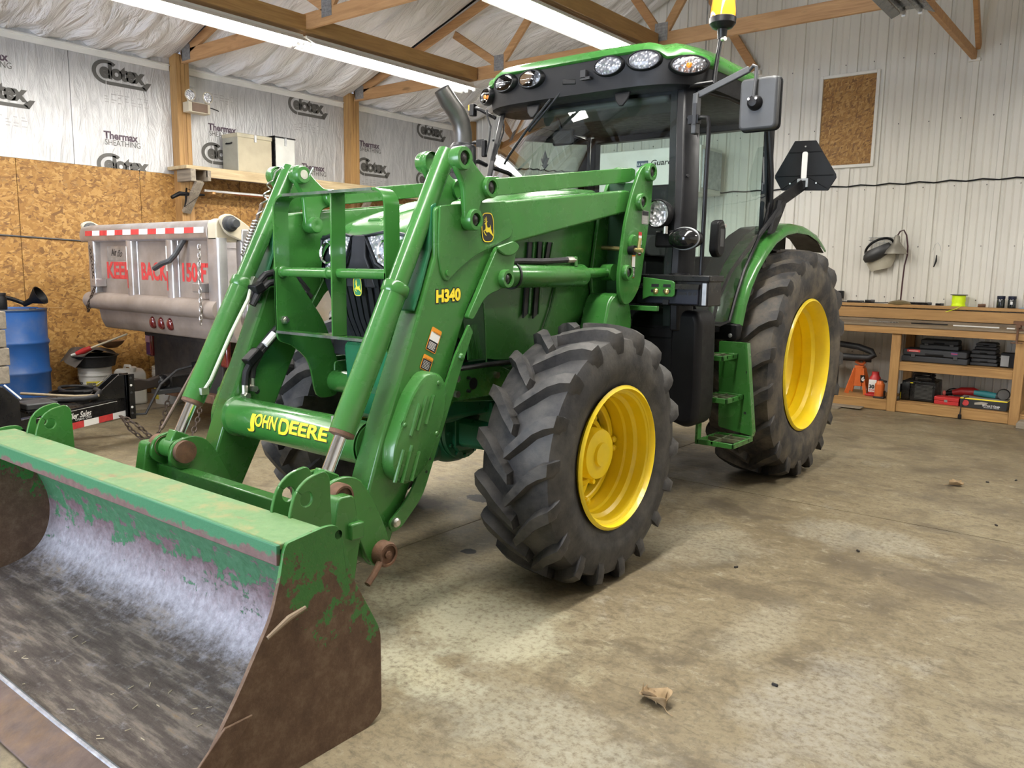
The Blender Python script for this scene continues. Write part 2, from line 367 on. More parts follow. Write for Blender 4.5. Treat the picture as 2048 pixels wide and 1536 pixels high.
# printed marks on the sheathing
def celotex(y, z, s, cut=9, col=GPR):
    """printed word mark, lower left corner of the ring at (y, z), s = overall width"""
    k = s/7.3; t = .42; th = [radians(a) for a in range(48, 271, 8)]
    ring = [(1.5+1.5*cos(a), 1.5+1.25*sin(a)) for a in th] + [(5.6,.25),(6.2,1.05),(6.62,1.05),(5.85,-.17+.0)]
    ring2 = [(1.5+(1.5-t)*cos(a), 1.5+(1.25-t)*sin(a)) for a in th]
    # outer ring band with the bar that runs on under the word
    out = [(1.5+1.5*cos(a), 1.5+1.25*sin(a)) for a in th] + [(5.55,.25),(5.95,1.0),(6.45,1.0),(5.85,-.17),(1.5,-.17)]
    inn = [(1.5+(1.5+.0)*cos(a), 1.5+1.25*sin(a)) for a in th]
    O = (XL-.0018, y, z); R = (0,1,0); U = (0,0,.86); P = []
    for i in range(len(th)-1):
        a, b = th[i], th[i+1]
        q = lambda an, r1, r2: (1.5+r1*cos(an), 1.28+r2*sin(an))
        P.append([q(a,1.5,1.45), q(b,1.5,1.45), q(b,1.5-t,1.45-t), q(a,1.5-t,1.45-t)])
    P.append([(1.45,-.17),(5.75,-.17),(5.55,.25),(1.45,.25)]); P.append([(5.2,.25),(5.75,-.17),(6.35,.85),(5.85,.85)])
    P = [[(a, b) for a, b in p if True] for p in P]
    mx = cut/k if cut < 9 else 99
    P = [[(a, min(b, mx)) for a, b in p] for p in P]
    flat(P, 'printed_ring', wl, col, O, R, U, k)
    w = text('elotex', 'printed_word', wl, col, (XL-.0018, y+.80*k, z+.56*k), R, U, 2.45*k, off=.13*k, xs=.86, spacing=.86)
    if cut < 9:
        for v in w.data.vertices: v.co.z = min(v.co.z, z+cut)
def thermax(y, z, s, col=PPR):
    text('Thermax', 'printed_word', wl, col, (XL-.0018, y, z), (0,1,0), (0,0,1), s, off=.034*s, xs=.92)
    text('SHEATHING', 'printed_word', wl, GPR, (XL-.0018, y+.06*s, z-.62*s), (0,1,0), (0,0,1), .78*s, xs=.86)
for y, z in ((-.32,2.93),(2.05,2.62),(4.36,2.71)): celotex(y, z, .72)
for y, z in ((-.27,3.33),(2.15,2.99),(4.42,3.09)): thermax(y, z, .105)
for y, z in ((.865,3.30),(3.26,3.36),(5.52,3.36),(.86,2.36),(3.27,2.30),(5.50,2.64)): celotex(y, z, .72)
for y, z in ((.95,2.74),(3.45,2.68),(5.56,3.02)): thermax(y, z, .105)
def fine(y, z):
    m = M()
    for i in range(7):
        for j in range(4):
            if (i*3+j*5) % 4: m.box(XL-.0035, XL-.0022, y+i*.07, y+i*.07+random.uniform(.02,.06), z-j*.028-.008, z-j*.028)
    ob('printed_table', m, mat('faint_print', (.36,.35,.34), .5), wl, kind='stuff')
fine(-.25,2.83); fine(.98,3.2); fine(3.35,3.25); fine(4.45,2.65); fine(2.1,3.4)
# steel eave trim between the posts
i = 0
for a, b in zip(POSTY, POSTY[1:]):
    i += 1
    m = M().box(XL, XL+.012, a+.085, b-.085, 3.545, 3.625); m.box(XL, XL+.03, a+.085, b-.085, 3.60, 3.612)
    ob('trim_%d' % i, m, TRIMW, kind='structure', bev=.002, seg=1)
# ---------------------------------------------------------------- end wall: ribbed steel liner panels
YE = 6.7
we = ob('wall_back', M().box(-6.15,6.5,YE+.03,YE+.2,-.01,6.1), DARK, kind='structure')
def zr(x): return 3.70+.36*(min(x, .4-x)+5.9)
def linermesh(x0, w, z0, z1):
    pr = [(x0, 0)]; x = x0
    P = [(0,0)]
    for r in range(3):
        b = r*.305
        for c, hw, h in ((.035,.026,.021),(.103,.005,.006),(.178,.005,.006),(.251,.005,.006)):
            P += [(b+c-hw-.006, 0), (b+c-hw, h) if h > .01 else (b+c, h)] + ([(b+c+hw, h)] if h > .01 else []) + [(b+c+hw+.006, 0)]
    P.append((w, 0)); m = M(); n = len(P)
    m.add([(x0+a, YE-b, z0) for a, b in P]+[(x0+a, YE-b, z1) for a, b in P], [(i, i+1, i+1+n, i+n) for i in range(n-1)]); return m
x = -5.9
x = .235-.035-.915*7
WIN = (-.40,.185,2.69,3.67)
while x < 6.3:
    x1 = x+.915; a0 = max(x, -6.0)
    ob('liner_panel', mesh(linermesh(x, .915, 0, max(3.3, zr(min(max(x+.45, -5.8), 6.2))+.25)), 25), LINER, we)
    x += .915
m = M()
for z in (.55,1.19,1.76,2.40,3.10,3.80,4.4):
    for j in range(39):
        xx = -5.75+j*.305+.09
        if z > zr(xx)-.1 or (WIN[0]-.05 < xx < WIN[1]+.05 and WIN[2]-.05 < z < WIN[3]+.05): continue
        m.cyl((xx,YE-.008,z+random.uniform(-.008,.008)), (xx,YE+.001,z), .006, 6)
ob('screw_rows', m, mat('grey_screw', (.16,.15,.14), .5), we, kind='stuff')
# boarded window in the end wall
w1 = ob('window_1', M().box(WIN[0],WIN[1],YE-.022,YE-.008,WIN[2],WIN[3]), OSB, kind='structure')
x0, x1, z0, z1 = WIN; m = M()
m.box(x0-.035,x0,YE-.05,YE,z0-.035,z1+.035); m.box(x1,x1+.035,YE-.05,YE,z0-.035,z1+.035); m.box(x0,x1,YE-.05,YE,z1,z1+.035); m.box(x0,x1,YE-.05,YE,z0-.035,z0)
ob('window_frame', m, TRIMW, w1, bev=.003, seg=1)
# ---------------------------------------------------------------- the walls behind the camera: open overhead door in the front wall
DX0, DX1, DZ = -3.1, 1.1, 3.15
m = M().box(-6.15,DX0,-7.2,-7.0,-.01,6.1); m.box(DX1,6.5,-7.2,-7.0,-.01,6.1); m.box(DX0,DX1,-7.2,-7.0,DZ,6.1)
ob('wall_front', m, LINER, kind='structure')
ob('wall_right', M().box(6.3,6.5,-7.1,6.9,-.01,3.9), LINER, kind='structure')
# ---------------------------------------------------------------- ceiling: quilted insulation sagging between the trusses
ceil = ob('ceiling', M().add([(-6.2,-7.2,3.80),(-6.2,6.9,3.80),(.2,6.9,6.1),(.2,-7.2,6.1),(6.6,6.9,3.80),(6.6,-7.2,3.80)], [(0,1,2,3),(3,2,4,5)]), DARK, kind='structure')
def quilt(y0, y1, xa, xb, seed):
    rnd = random.Random(seed); ph = [rnd.uniform(0, 6) for _ in range(8)]
    def f(u, v):
        y = y0+(y1-y0)*u; x = xa+(xb-xa)*v; d = min(x-(-5.9), 6.3-x)
        env = 1-abs(2*u-1)**5; pil = abs(sin(pi*(d+.2)/1.22))**.6
        sag = env*(.07+.15*min(1, d/.5))*(.55+.45*pil)+.03*(1-pil)*0
        wr = env*(.020*sin(13*y+3.5*x+ph[0]+1.6*sin(1.7*x+ph[1])) + .013*sin(24*y-4*x+ph[2]+1.5*sin(2.6*x+ph[3])) + .007*sin(41*y+6*x+ph[4]+2*sin(3*x+ph[5])))
        return (x, y, zr(x)-.0-sag+wr)
    return M().grid(f, 72, 84)
q = [-7.0]+POSTY[:5]+[6.72]
for i, (a, b) in enumerate(zip(q, q[1:])):
    ob('insulation_bay', mesh(quilt(a+.02, b-.02 if i < 5 else b, -5.93, 6.33, i), 80), INS, ceil)
# torn seams where the black underside shows
for (x, y, L, a) in ((-2.75,3.0,.62,.05),(-2.2,5.2,.8,.1)):
    m = M().add([(x-.02,y-L/2,zr(x)-.165),(x+.07,y,zr(x+.07)-.175),(x+.02,y+L/2,zr(x)-.165),(x-.02,y+.1,zr(x)-.168)], [(0,1,2,3)])
    ob('insulation_tear', m, KPR, ceil)
# ---------------------------------------------------------------- roof trusses
PLATE = mat('gang_nail_plate', (.34,.34,.34), .5, .7, .25, 40)
def truss(y, label, ends=(-5.75,6.15)):
    t = thing('roof_truss', label, 'truss', (0,y,3.62), group='roof trusses')
    def part(n, a, b, h=.095, w=.038, mt=WTX): return ob(n, M().beam(a, b, w, h, (0,1,0)) if False else M().beam(a, b, w, h), mt, t, bev=.003, seg=1)
    part('bottom_chord', (ends[0],y,3.69), (ends[1],y,3.69), .14)
    for sg, xa in ((1,ends[0]),(-1,ends[1])):
        part('top_chord', (xa,y,3.70), (.2,y,zr(.2)-.20), .10)
    for xb, xt in ((-3.25,-3.95),(-3.25,-2.30),(-1.19,-2.05),(-1.19,.0),(1.59,.4),(1.59,2.45),(3.65,2.7),(3.65,4.35)):
        zt = zr(xt)-.22; part('web', (xb+(.03 if xt > xb else -.03),y,3.76), (xt,y,zt), .085)
    for xb in (-3.25,-1.19,1.59,3.65):
        m = M()
        for sy in (-1,1):
            m.box(xb-.07,xb+.07,y+sy*.021-.002,y+sy*.021+.002,3.68,3.85)
            for r in range(6): m.box(xb-.065,xb+.065,y+sy*.0245-.0015,y+sy*.0245+.0015,3.69+r*.027,3.70+r*.027)
        ob('nail_plate', m, PLATE, t)
    for xb in (ends[0]+.09,): ob('nail_plate', M().box(xb-.06,xb+.10,y-.024,y-.02,3.64,3.80), PLATE, t)
    return t
truss(1.78, 'nearer wooden roof truss in view, over the emergency light post'); truss(4.22, 'middle wooden roof truss crossing behind the tractor cab roof')
truss(-.66, 'wooden roof truss above the tractor bucket, out of view'); truss(-3.1, 'wooden roof truss over the camera, out of view')
br = thing('knee_brace', 'pair of brown wooden braces meeting at a point on the end wall', 'brace', (1.12,6.6,3.6))
ob('strut', M().beam((1.13,6.69,3.72),(1.04,4.25,3.80),.045,.09), WTX, br, bev=.003, seg=1)
ob('strut', M().beam((1.16,6.69,3.80),(1.17,5.7,4.75),.045,.09), WTX, br, bev=.003, seg=1)
rb = thing('roof_brace', 'brown wooden brace slanting down the end wall behind the orange beacon', 'brace', (-1.3,6.6,3.9))
ob('strut', M().beam((-1.22,6.62,3.88),(-1.95,6.62,4.98),.045,.10), WTX, rb, bev=.003, seg=1); ob('bracket', M().box(-1.28,-1.16,6.62,6.70,3.83,3.87), TRIMW, rb)
ob('bracket', M().box(1.08,1.19,6.66,6.70,3.66,3.69), TRIMW, br)
# ---------------------------------------------------------------- ceiling lights
TUBE = emis('fluorescent_tube', (1,.97,.92), TUBE_E); HOUS = mat('white_enamel', (.80,.79,.76), .35, var=.03)
def light_fixture(x, y0, y1, label, lit=True, k=1):
    z = 3.50; t = thing('fluorescent_light', label, 'light', (x,y0,z), group='ceiling strip lights')
    m = M().prism([(x-.035,z+.075),(x+.035,z+.075),(x+.045,z+.05),(x+.16,z-.012),(x+.155,z-.016),(x+.04,z+.034),(x-.04,z+.034),(x-.155,z-.016),(x-.16,z-.012),(x-.045,z+.05)], 'y', y0, y1)
    ob('reflector', m, HOUS if lit else mat('dull_grey_reflector', (.10,.10,.105), .25, .5), t)
    for s in (-.06,.06):
        ob('tube', M().cyl((x+s,y0+.04,z+.008),(x+s,y1-.04,z+.008),.019,12), TUBE if lit else CLEAR, t)
        for y in (y0+.02, y1-.02): ob('socket', M().box(x+s-.014,x+s+.014,y-.012,y+.012,z-.02,z+.04), HOUS, t)
    if lit:
        l = bpy.data.lights.new('strip', 'AREA'); l.shape = 'RECTANGLE'; l.size = .30; l.size_y = y1-y0-.05; l.energy = LAMP_W*k; l.color = (1,.965,.90)
        lo = bpy.data.objects.new('strip_glow', l); COL.objects.link(lo); lo.location = (x,(y0+y1)/2,z-.022); lo.parent = t; lo.matrix_parent_inverse = ROOTINV[t.name]
    return t
light_fixture(-3.62,1.79,4.15,'lit fluorescent strip light nearer the foil wall, far section', k=.85); light_fixture(-3.62,-.64,1.75,'lit fluorescent strip light nearer the foil wall, near section', k=.75)
light_fixture(-1.27,1.79,4.05,'lit fluorescent strip light directly above the tractor cab'); light_fixture(-1.27,-.64,1.75,'lit strip light above the tractor hood, out of view')
light_fixture(-3.62,-3.08,-.70,'lit strip light near the open door, foil wall side')
light_fixture(1.12,-.64,1.75,'lit strip light over the floor right of the tractor, out of view', k=1.0); light_fixture(1.12,-3.08,-.70,'lit strip light over the floor near the camera, out of view', k=1.0)
light_fixture(3.5,1.79,4.05,'added out-of-view strip light that brightens the end wall', k=1.35)  # extra fixture out of view, added to brighten end wall and bench
light_fixture(1.12,1.75,4.06,'dark unlit strip light at the top right by the knee brace', False)
for x, lb in ((-3.62,'long timber carrying the strip lights on the foil wall side'),(-1.27,'long timber carrying the strip lights above the tractor')):
    tag(ob('ceiling_timber', M().box(x+.03,x+.07,-3.0,4.17,3.60,3.745).box(x-.10,x+.03,-3.0,4.17,3.60,3.64), WY, bev=.003, seg=1), lb, 'timber', 'ceiling timbers')
# ================================================================ TRACTOR (front axle at y=0, rear axle at y=2.6, nose towards -y)
T = thing('tractor', 'green tractor with yellow wheels, enclosed cab and front loader with bucket', 'tractor', (0,1.2,0))
def tp(name, m, mt, parent=None, **k): return ob(name, m, mt, parent or T, **k)
def X2(name, f, mt, **k):
    """a part on the tractor's left side and its twin on the right"""
    m = f(); a = tp(name, m, mt, **k); b = tp(name, f().fx(), mt, **k); return a, b
# ---------------------------------------------------------------- wheels
def lug(R, W, hgt):
    hw = W/2; m = M(); st = []
    for i, (x, dr, ph) in enumerate(((-.012,0,-.02),(.06*hw/.19,0,.10),(.11*hw/.19,.004,.185),(.155*hw/.19,.012,.235),(hw,.03,.262),(hw*1.035,.065,.275),(hw*1.02,.11,.285))):
        st.append((x, R-dr, R-dr-hgt*(1.25 if i < 4 else 1.5), ph))
    rings = []
    for i, (x, rt_, rb_, ph) in enumerate(st):
        w = (.034 if i else .026)*R/.61; d1 = (w*1.35)/R; d2 = (w*.8)/R
        xo = x*(1 if i < 5 else .93)
        P = []
        for al, r, xx in ((-ph+d1, rb_, xo*.96), (-ph+d2, rt_, x), (-ph-d2, rt_, x), (-ph-d1, rb_, xo*.96)):
            P.append((xx, -r*sin(al), r*cos(al)))
        rings.append(P)
    m.loft(rings)
    return m
def tyre(name, c, R, W, rim, hgt, n, mt, steer=0):
    hw = W/2; rc = R-hgt
    pr = [(rim-.02,-hw*.78),(rim,-hw*.84),(rim+.02,-hw*.88),(rim+.08,-hw*1.0),(rc-.13,-hw*1.02),(rc-.06,-hw*.98),(rc-.022,-hw*.90),(rc-.008,-hw*.6),(rc,0)]
    pr = pr + [(r, -a) for r, a in pr[:-1][::-1]] + [(rim-.02, -hw*.78)]
    o = tp(name, M().lathe(pr, (0,0,0), 'x', 64), mt, loc=c)
    o.matrix_parent_inverse = ROOTINV[T.name]
    me = mesh(lug(R, W, hgt), 40); me2 = mesh(lug(R, W, hgt).fx(), 40)
    for i in range(n):
        for k, q in ((0, me), (.5, me2)):
            l = ob('tread_lug', q, mt, o, rot=(2*pi*(i+k)/n, 0, 0))
            if i == 0: b = l
    return o
def rim_front(c):
    R = .318
    pr = [(R+.012,.172),(R+.020,.165),(R+.006,.158),(R-.010,.150),(R-.014,.10),(R-.030,.085),(R-.036,.03),(R-.036,-.06),(R-.02,-.12),(R,-.165),(R-.01,-.165),(R-.03,-.12),(R-.046,-.06),(R-.046,.028),(R-.040,.040),(R-.040,.078),(R-.024,.092),(R-.020,.140),(R-.004,.150),(R+.004,.176),(R+.012,.172)]
    w = tp('front_wheel_rim', M().lathe(pr, (0,0,0), 'x', 56), YELL, loc=c, ang=22)
    # scalloped centre disc
    P = []
    for i in range(96):
        a = 2*pi*i/96; P.append(((.198+.040*cos(4*a)) * cos(a), (.198+.040*cos(4*a)) * sin(a)))
    ob('wheel_disc', M().prism(P, 'x', -.072, -.050), YELL, w, bev=.004)
    ob('disc_ring', M().lathe([(.266,-.075),(.266,-.035),(.258,-.028),(.238,-.028),(.232,-.034),(.232,-.075),(.266,-.075)], (0,0,0), 'x', 48), YELL, w, ang=25)
    ob('disc_cone', M().lathe([(.19,-.052),(.165,-.022),(.14,-.018),(.13,-.06)], (0,0,0), 'x', 40), YELL, w)
    ob('hub', M().lathe([(.122,-.06),(.122,.045),(.116,.060),(.085,.066),(.0005,.068)], (0,0,0), 'x', 36), YELL, w)
    ob('hub_cap', M().lathe([(.060,.064),(.056,.080),(.0005,.084)], (0,0,0), 'x', 24), YELL, w)
    for i in range(8):
        a = 2*pi*(i//2)/4+(.09 if i % 2 else -.09)
        ob('rim_bolt', M().lathe([(.017,-.03),(.017,-.012),(.010,-.004),(.0005,-.002)], (0,.247*cos(a),.247*sin(a)), 'x', 8), YELL, w)
    for i in range(8):
        a = 2*pi*(i+.5)/8; ob('wheel_nut', M().lathe([(.013,-.03),(.013,-.004),(.0005,-.002)], (0,.150*cos(a),.168*sin(a)), 'x', 6), YELL, w)
    return w
def rim_rear(c):
    R = .452
    pr = [(R+.012,.205),(R+.02,.196),(R+.008,.188),(R-.012,.178),(R-.020,.12),(R-.040,.10),(R-.045,.03),(R-.03,.015),(R-.03,-.10),(R,-.20),(R-.01,-.20),(R-.04,-.10),(R-.045,.012),(R-.06,.028),(R-.056,.092),(R-.034,.114),(R-.026,.172),(R+.004,.210),(R+.012,.205)]
    w = tp('rear_wheel_rim', M().lathe(pr, (0,0,0), 'x', 64), YELL, loc=c)
    ob('wheel_disc', M().lathe([(.425,-.02),(.40,-.06),(.33,-.12),(.22,-.145),(.0005,-.145),(.0005,-.16),(.22,-.16),(.34,-.135),(.415,-.07),(.425,-.02)], (0,0,0), 'x', 48), YELL, w)
    ob('hub', M().lathe([(.11,-.15),(.11,-.06),(.08,-.045),(.0005,-.045)], (0,0,0), 'x', 32), YELL, w)
    for i in range(10):
        a = 2*pi*i/10; ob('wheel_nut', M().lathe([(.018,-.15),(.018,-.115),(.0005,-.112)], (0,.165*cos(a),.165*sin(a)), 'x', 6), YELL, w)
    return w
FWZ, RWZ, RWY = .600, .805, 2.60
ft = tyre('front_tyre', (.80,0,FWZ), .612, .385, .318, .044, 18, TYRE)
rr = tyre('rear_tyre', (.745,RWY,RWZ), .815, .47, .452, .052, 19, TYRE2)
fr, rrm = rim_front((.82,0,FWZ)), rim_rear((.765,RWY,RWZ))
for o in (fr, rrm): o.matrix_parent_inverse = ROOTINV[T.name]
for o in (ft, rr, fr, rrm):
    c = dup(o, T); c.location.x = -o.location.x; c.scale.x = -1
# ---------------------------------------------------------------- chassis and front axle
tp('engine_frame', M().box(-.24,.24,-.58,.95,.72,1.02).box(-.20,.20,.9,2.4,.62,1.0), TEAL, bev=.03)
tp('front_casting', M().prism(fillet([(-.62,1.10),(-.60,.88),(-.50,.74),(-.30,.70),(.05,.74),(.05,1.05)],.04), 'x', -.21, .21), TEAL, bev=.015)
m = M().prism(fillet([(-.30,.62),(-.04,.62),(-.02,.50),(-.08,.42),(-.24,.42),(-.32,.50)],.05), 'y', -.16, .14)
tp('axle_pivot', m, TEAL, bev=.02)
def ax():
    m = M().loft([[(x, y*s, .60+z*s) for y, z in ((-.085,-.06),(-.06,-.085),(.06,-.085),(.085,-.06),(.085,.06),(.06,.085),(-.06,.085),(-.085,.06))] for x, s in ((-.06,1.25),(.0,1.2),(.05,.95),(.45,.82),(.58,1.05),(.64,1.05))])
    return m
X2('axle_beam', ax, TEAL, bev=.006)
X2('axle_flange', lambda: M().lathe([(.10,.0),(.155,.005),(.155,.03),(.10,.04)], (0,0,.60), 'x', 28), TEAL)
tp('differential_housing', M().ell((-.12,.02,.585), (.20,.19,.185), 24, 14), TEAL)
X2('axle_stop', lambda: M().prism([(.16,.66),(.29,.66),(.255,.78),(.195,.78)], 'y', -.05, .05), TEAL, bev=.006)
for i in range(12):
    a = 2*pi*i/12; tp('flange_bolt', M().cyl((.028,.135*cos(a),.60+.135*sin(a)),(.046,.135*cos(a),.60+.135*sin(a)),.010,6), TEAL)
X2('steering_rod', lambda: M().tube([(.18,.19,.55),(.60,.20,.56)], .02, 10), BLKM)
X2('steering_knuckle', lambda: M().lathe([(.09,-.18),(.105,-.12),(.105,.12),(.09,.18)], (.64,0,.60), 'z', 20), TEAL)
X2('side_rail', lambda: M().prism(fillet([(-.60,1.0),(-.20,1.0),(-.10,.96),(.3,.96),(.3,.80),(-.16,.82),(-.26,.86),(-.60,.86)],.02), 'x', .40, .43), GREEN, bev=.004)
for s in (1,-1):
    for y, z in ((-.51,.965),(-.51,.895),(-.23,.955),(-.43,.96),(-.43,.90)):
        tp('rail_bolt', M().cyl((s*.43,y,z),(s*.446,y,z),.017 if y != -.43 else .008,6), ZINC if y != -.43 else KPR)
    tp('rail_hole', M().cyl((s*.4295,-.39,.93),(s*.4315,-.39,.93),.028,16), KPR)
tp('cable_bundle', M().tube([(.425,-.62,1.005),(.43,-.3,1.01),(.43,.1,1.005),(.43,.5,1.0)], .012, 8), RUB)
tp('transmission', M().prism(fillet([(.9,.62),(.9,1.05),(2.9,1.1),(3.0,.75),(2.6,.45),(1.5,.42)],.06), 'x', -.28, .28), DARK, bev=.02)
tp('rear_axle', M().cyl((-.6,RWY,RWZ),(.6,RWY,RWZ),.12,20), TEAL)
# ---------------------------------------------------------------- hood
def hsec(y, w, zt, zb, sh):
    L = [(0,zt),(w*.45,zt-.006),(w*.72,zt-.03),(w*.90,zt-.075),(w*.985,zt-.15),(w,zt-.26),(w*.99,(zt+zb)/2-.1),(w*.97,zb)]
    R = [(x, y+sh*(zt-z)*0, z) for x, z in L]
    return R + [(-x, b, z) for x, b, z in R[::-1][:-1]] if False else [(-x, y, z) for x, z in L[::-1]] + [(x, y, z) for x, z in L[1:]]
secs = [(-.665,.315,1.60,1.44),(-.645,.345,1.645,1.42),(-.56,.375,1.685,1.30),(-.36,.40,1.745,1.02),(-.05,.415,1.815,1.015),(.30,.42,1.872,1.015),(.65,.425,1.905,1.03),(1.0,.43,1.915,1.05)]
hood = tp('hood', M().loft([hsec(y, w, a, b, 0) for y, w, a, b in secs], closed=False), GREEN, ang=28)
b = hood.modifiers.new('subd', 'SUBSURF'); b.levels = 2; b.render_levels = 2
tp('hood_lining', M().box(-.36,.36,-.55,.95,1.02,1.60), KPR)
# raised spine on the hood
tp('hood_spine', M().loft([[(-w,y,z-.012),(-w*.8,y,z+.01),(w*.8,y,z+.01),(w,y,z-.012)] for y, w, z in ((-.60,.05,1.665),(-.3,.13,1.757),(.0,.17,1.822),(.4,.19,1.882),(.98,.20,1.915))]), GREEN, bev=.006, ang=60)
# side vents: slanted black slots in raised green cheeks
for s in (1,-1):
    for i, (y, zt, zb) in enumerate(((-.005,1.585,1.215),(.075,1.59,1.21),(.155,1.59,1.46))):
        P = [(y+.02,zt),(y+.052,zt),(y+.022,zb+.02),(y-.012,zb)]
        tp('side_vent', M().prism(P, 'x', s*.4185, s*.427), KPR)
        tp('vent_fin', M().prism([(y+.052,zt),(y+.062,zt),(y+.034,zb+.02),(y+.022,zb+.02)], 'x', s*.418, s*.434), GREEN, bev=.003)
    tp('cheek_edge', M().tube([(s*.419,-.33,1.42),(s*.421,-.30,1.2),(s*.418,-.285,1.02)], .004, 6), GREEN)
    tp('cheek_edge', M().tube([(s*.423,.26,1.40),(s*.424,.21,1.25),(s*.418,.10,1.03)], .006, 6), GREEN)
    tp('cheek_edge', M().tube([(s*.423,.27,1.405),(s*.426,.55,1.415)], .006, 6), GREEN)
    tp('vent_panel', M().add([(s*.4175,-.46,1.28),(s*.4205,-.33,1.40),(s*.4195,-.28,1.03),(s*.409,-.40,1.03)],[(0,1,2,3)]), mat('dark_green_mesh', (.010,.06,.012), .6, sc=40))
    m = M()
    for k in range(14): m.box(s*.416-.002, s*.416+.003, -.415+k*.0095, -.412+k*.0095, 1.04, 1.20)
    tp('vent_rib', m, GREEN, kind='stuff')
# nose: black mask, ribs, headlights, badge
GRL = mat('grille_black', (.014,.015,.02), .45, var=.1)
tp('nose_mask', M().loft([[(-.345*w,y+.02,z),(-.22*w,y,z),(0,y-.015,z),(.22*w,y,z),(.345*w,y+.02,z),(.345*w,y+.25,z),(-.345*w,y+.25,z)] for y, z, w in ((-.575,1.10,.72),(-.615,1.2,.80),(-.65,1.38,.93),(-.665,1.50,.98),(-.65,1.60,.98))]), GRL, ang=25)
for i in range(9):
    x = -.20+.05*i; tp('grille_rib', M().loft([[(x*w-.012,y-.02+abs(x)*.08,z),(x*w,y-.034+abs(x)*.08,z),(x*w+.012,y-.02+abs(x)*.08,z)] for y, z, w in ((-.585,1.12,.8),(-.625,1.22,.86),(-.66,1.38,.93),(-.668,1.43,.95))]), GRL)
def headlight():
    m = M(); P = [(.055,1.585),(.175,1.60),(.315,1.575),(.335,1.50),(.29,1.435),(.17,1.445),(.115,1.475)]
    y = lambda x: -.690+.055*(x/.33)**2
    m.loft([[(x, y(x), z) for x, z in P], [(.195+(x-.195)*.9, y(x)+.05, 1.52+(z-1.52)*.88) for x, z in P]], cap=True); return m
for s in (1,-1):
    m = headlight(); h = tp('headlight', m if s > 0 else m.fx(), LENS, ang=20)
    for cx, cz, r in ((.165,1.525,.042),(.265,1.515,.042)):
        yy = -.692+.055*(cx/.33)**2; ob('lamp_ring', M().lathe([(r,-.006),(r+.008,-.010),(r+.010,0),(r,0)], (s*cx,yy,cz), 'y', 24), CHROME, h); ob('lamp_bowl', M().lathe([(.0005,.004),(r*.5,.0),(r,-.005)], (s*cx,yy,cz), 'y', 20), CLEAR, h)
    tp('headlight_frame', M().tube([(s*x, -.694+.055*(x/.33)**2, z) for x, z in [(.045,1.592),(.175,1.610),(.325,1.583),(.347,1.50),(.295,1.425),(.165,1.435),(.105,1.468)]], .009, 6, closed=True), GRL)
tp('nose_strip', M().loft([[(-.045*w,y,z),(.045*w,y,z),(.045*w,y+.03,z),(-.045*w,y+.03,z)] for y, z, w in ((-.695,1.595,1.0),(-.70,1.50,1.1),(-.695,1.42,1.9),(-.685,1.36,2.2))]), GRL, bev=.006)
def deer(name, O, R, U, h, c1, c2, parent=None):
    """badge: dark rounded shield with a border and a leaping stag"""
    p = parent or T; O = Vector(O); R = Vector(R); U = Vector(U); k = h/560.
    nrm = R.cross(U)
    B = []
    for i in range(44):
        a = 2*pi*i/44; ca, sa = cos(a), sin(a); e = lambda v, q: math.copysign(abs(v)**q, v)
        B.append((185*e(ca,.42)*(1-.08*abs(e(sa,1))**2), 280*e(sa,.55)*(1-.04*abs(ca))))
    bd = flat(B, name, p, c2, O, R, U, k)
    ring = [[B[i], B[(i+1) % 44]] for i in range(44)]
    flat([[(a[0]*.95,a[1]*.965),(b_[0]*.95,b_[1]*.965),(b_[0]*.86,b_[1]*.90),(a[0]*.86,a[1]*.90)] for a, b_ in ring], 'badge_border', bd, c1, O+nrm*.0008, R, U, k)
    D = [(1385,485),(1390,468),(1425,450),(1442,432),(1476,430),(1468,445),(1452,458),(1450,500),(1466,548),(1500,552),(1540,547),(1546,520),(1535,490),(1556,515),(1569,545),(1560,562),(1574,600),(1592,640),(1627,690),(1640,722),(1618,712),(1580,682),(1540,657),(1510,634),(1480,634),(1450,641),(1425,632),(1410,610),(1395,606),(1372,612),(1385,640),(1432,690),(1425,705),(1405,692),(1360,642),(1350,612),(1362,597),(1395,585),(1408,570),(1412,530),(1410,497),(1400,490)]
    A = [[(1432,440),(1444,440),(1458,390),(1446,345),(1438,350),(1446,390)],[(1444,415),(1450,405),(1412,362),(1402,366)],[(1440,428),(1446,418),(1382,388),(1374,395)],[(1432,437),(1440,430),(1384,424),(1370,440)]]
    cv = lambda P: [(x-1475, 548-y) for x, y in P]
    flat([cv(D)]+[cv(a) for a in A], 'badge_stag', bd, c1, O+nrm*.0008, R, U, k)
    return bd
deer('nose_badge', (0,-.703,1.365), (1,0,0), (0,-.06,.998), .088, YPR, GRNPR)
# ---------------------------------------------------------------- brush guard
Y0, Y1 = -.88, -.80
gp = [(-.375,1.145),(-.375,1.70)]+arc(-.305,1.70,.07,180,90,6)+arc(.305,1.70,.07,90,0,6)+[(.375,1.145)]
def strap(path, t, y0, y1):
    """flat bar bent along a path in the x-z plane"""
    m = M(); n = len(path); rings = []
    for i in range(n):
        a = Vector(path[max(i-1,0)]); b_ = Vector(path[min(i+1,n-1)]); d = (b_-a).normalized(); nn = Vector((-d.y, d.x))*t/2; p = Vector(path[i])
        rings.append([((p+nn).x,y0,(p+nn).y),((p-nn).x,y0,(p-nn).y),((p-nn).x,y1,(p-nn).y),((p+nn).x,y1,(p+nn).y)])
    return m.loft(rings)
g = tp('brush_guard', strap(gp, .010, Y0, Y1), GREEN, bev=.002, seg=1)
WORN = mat('worn_edge_metal', (.16,.17,.15), .4, .6, .5, 14, dirt=(.03,.16,.05), da=.9)
for s in (-1,1): ob('upright', M().box(.030,.040,Y0, Y1, 1.15, 1.768), GREEN, g, bev=.002, seg=1) if s < 0 else None
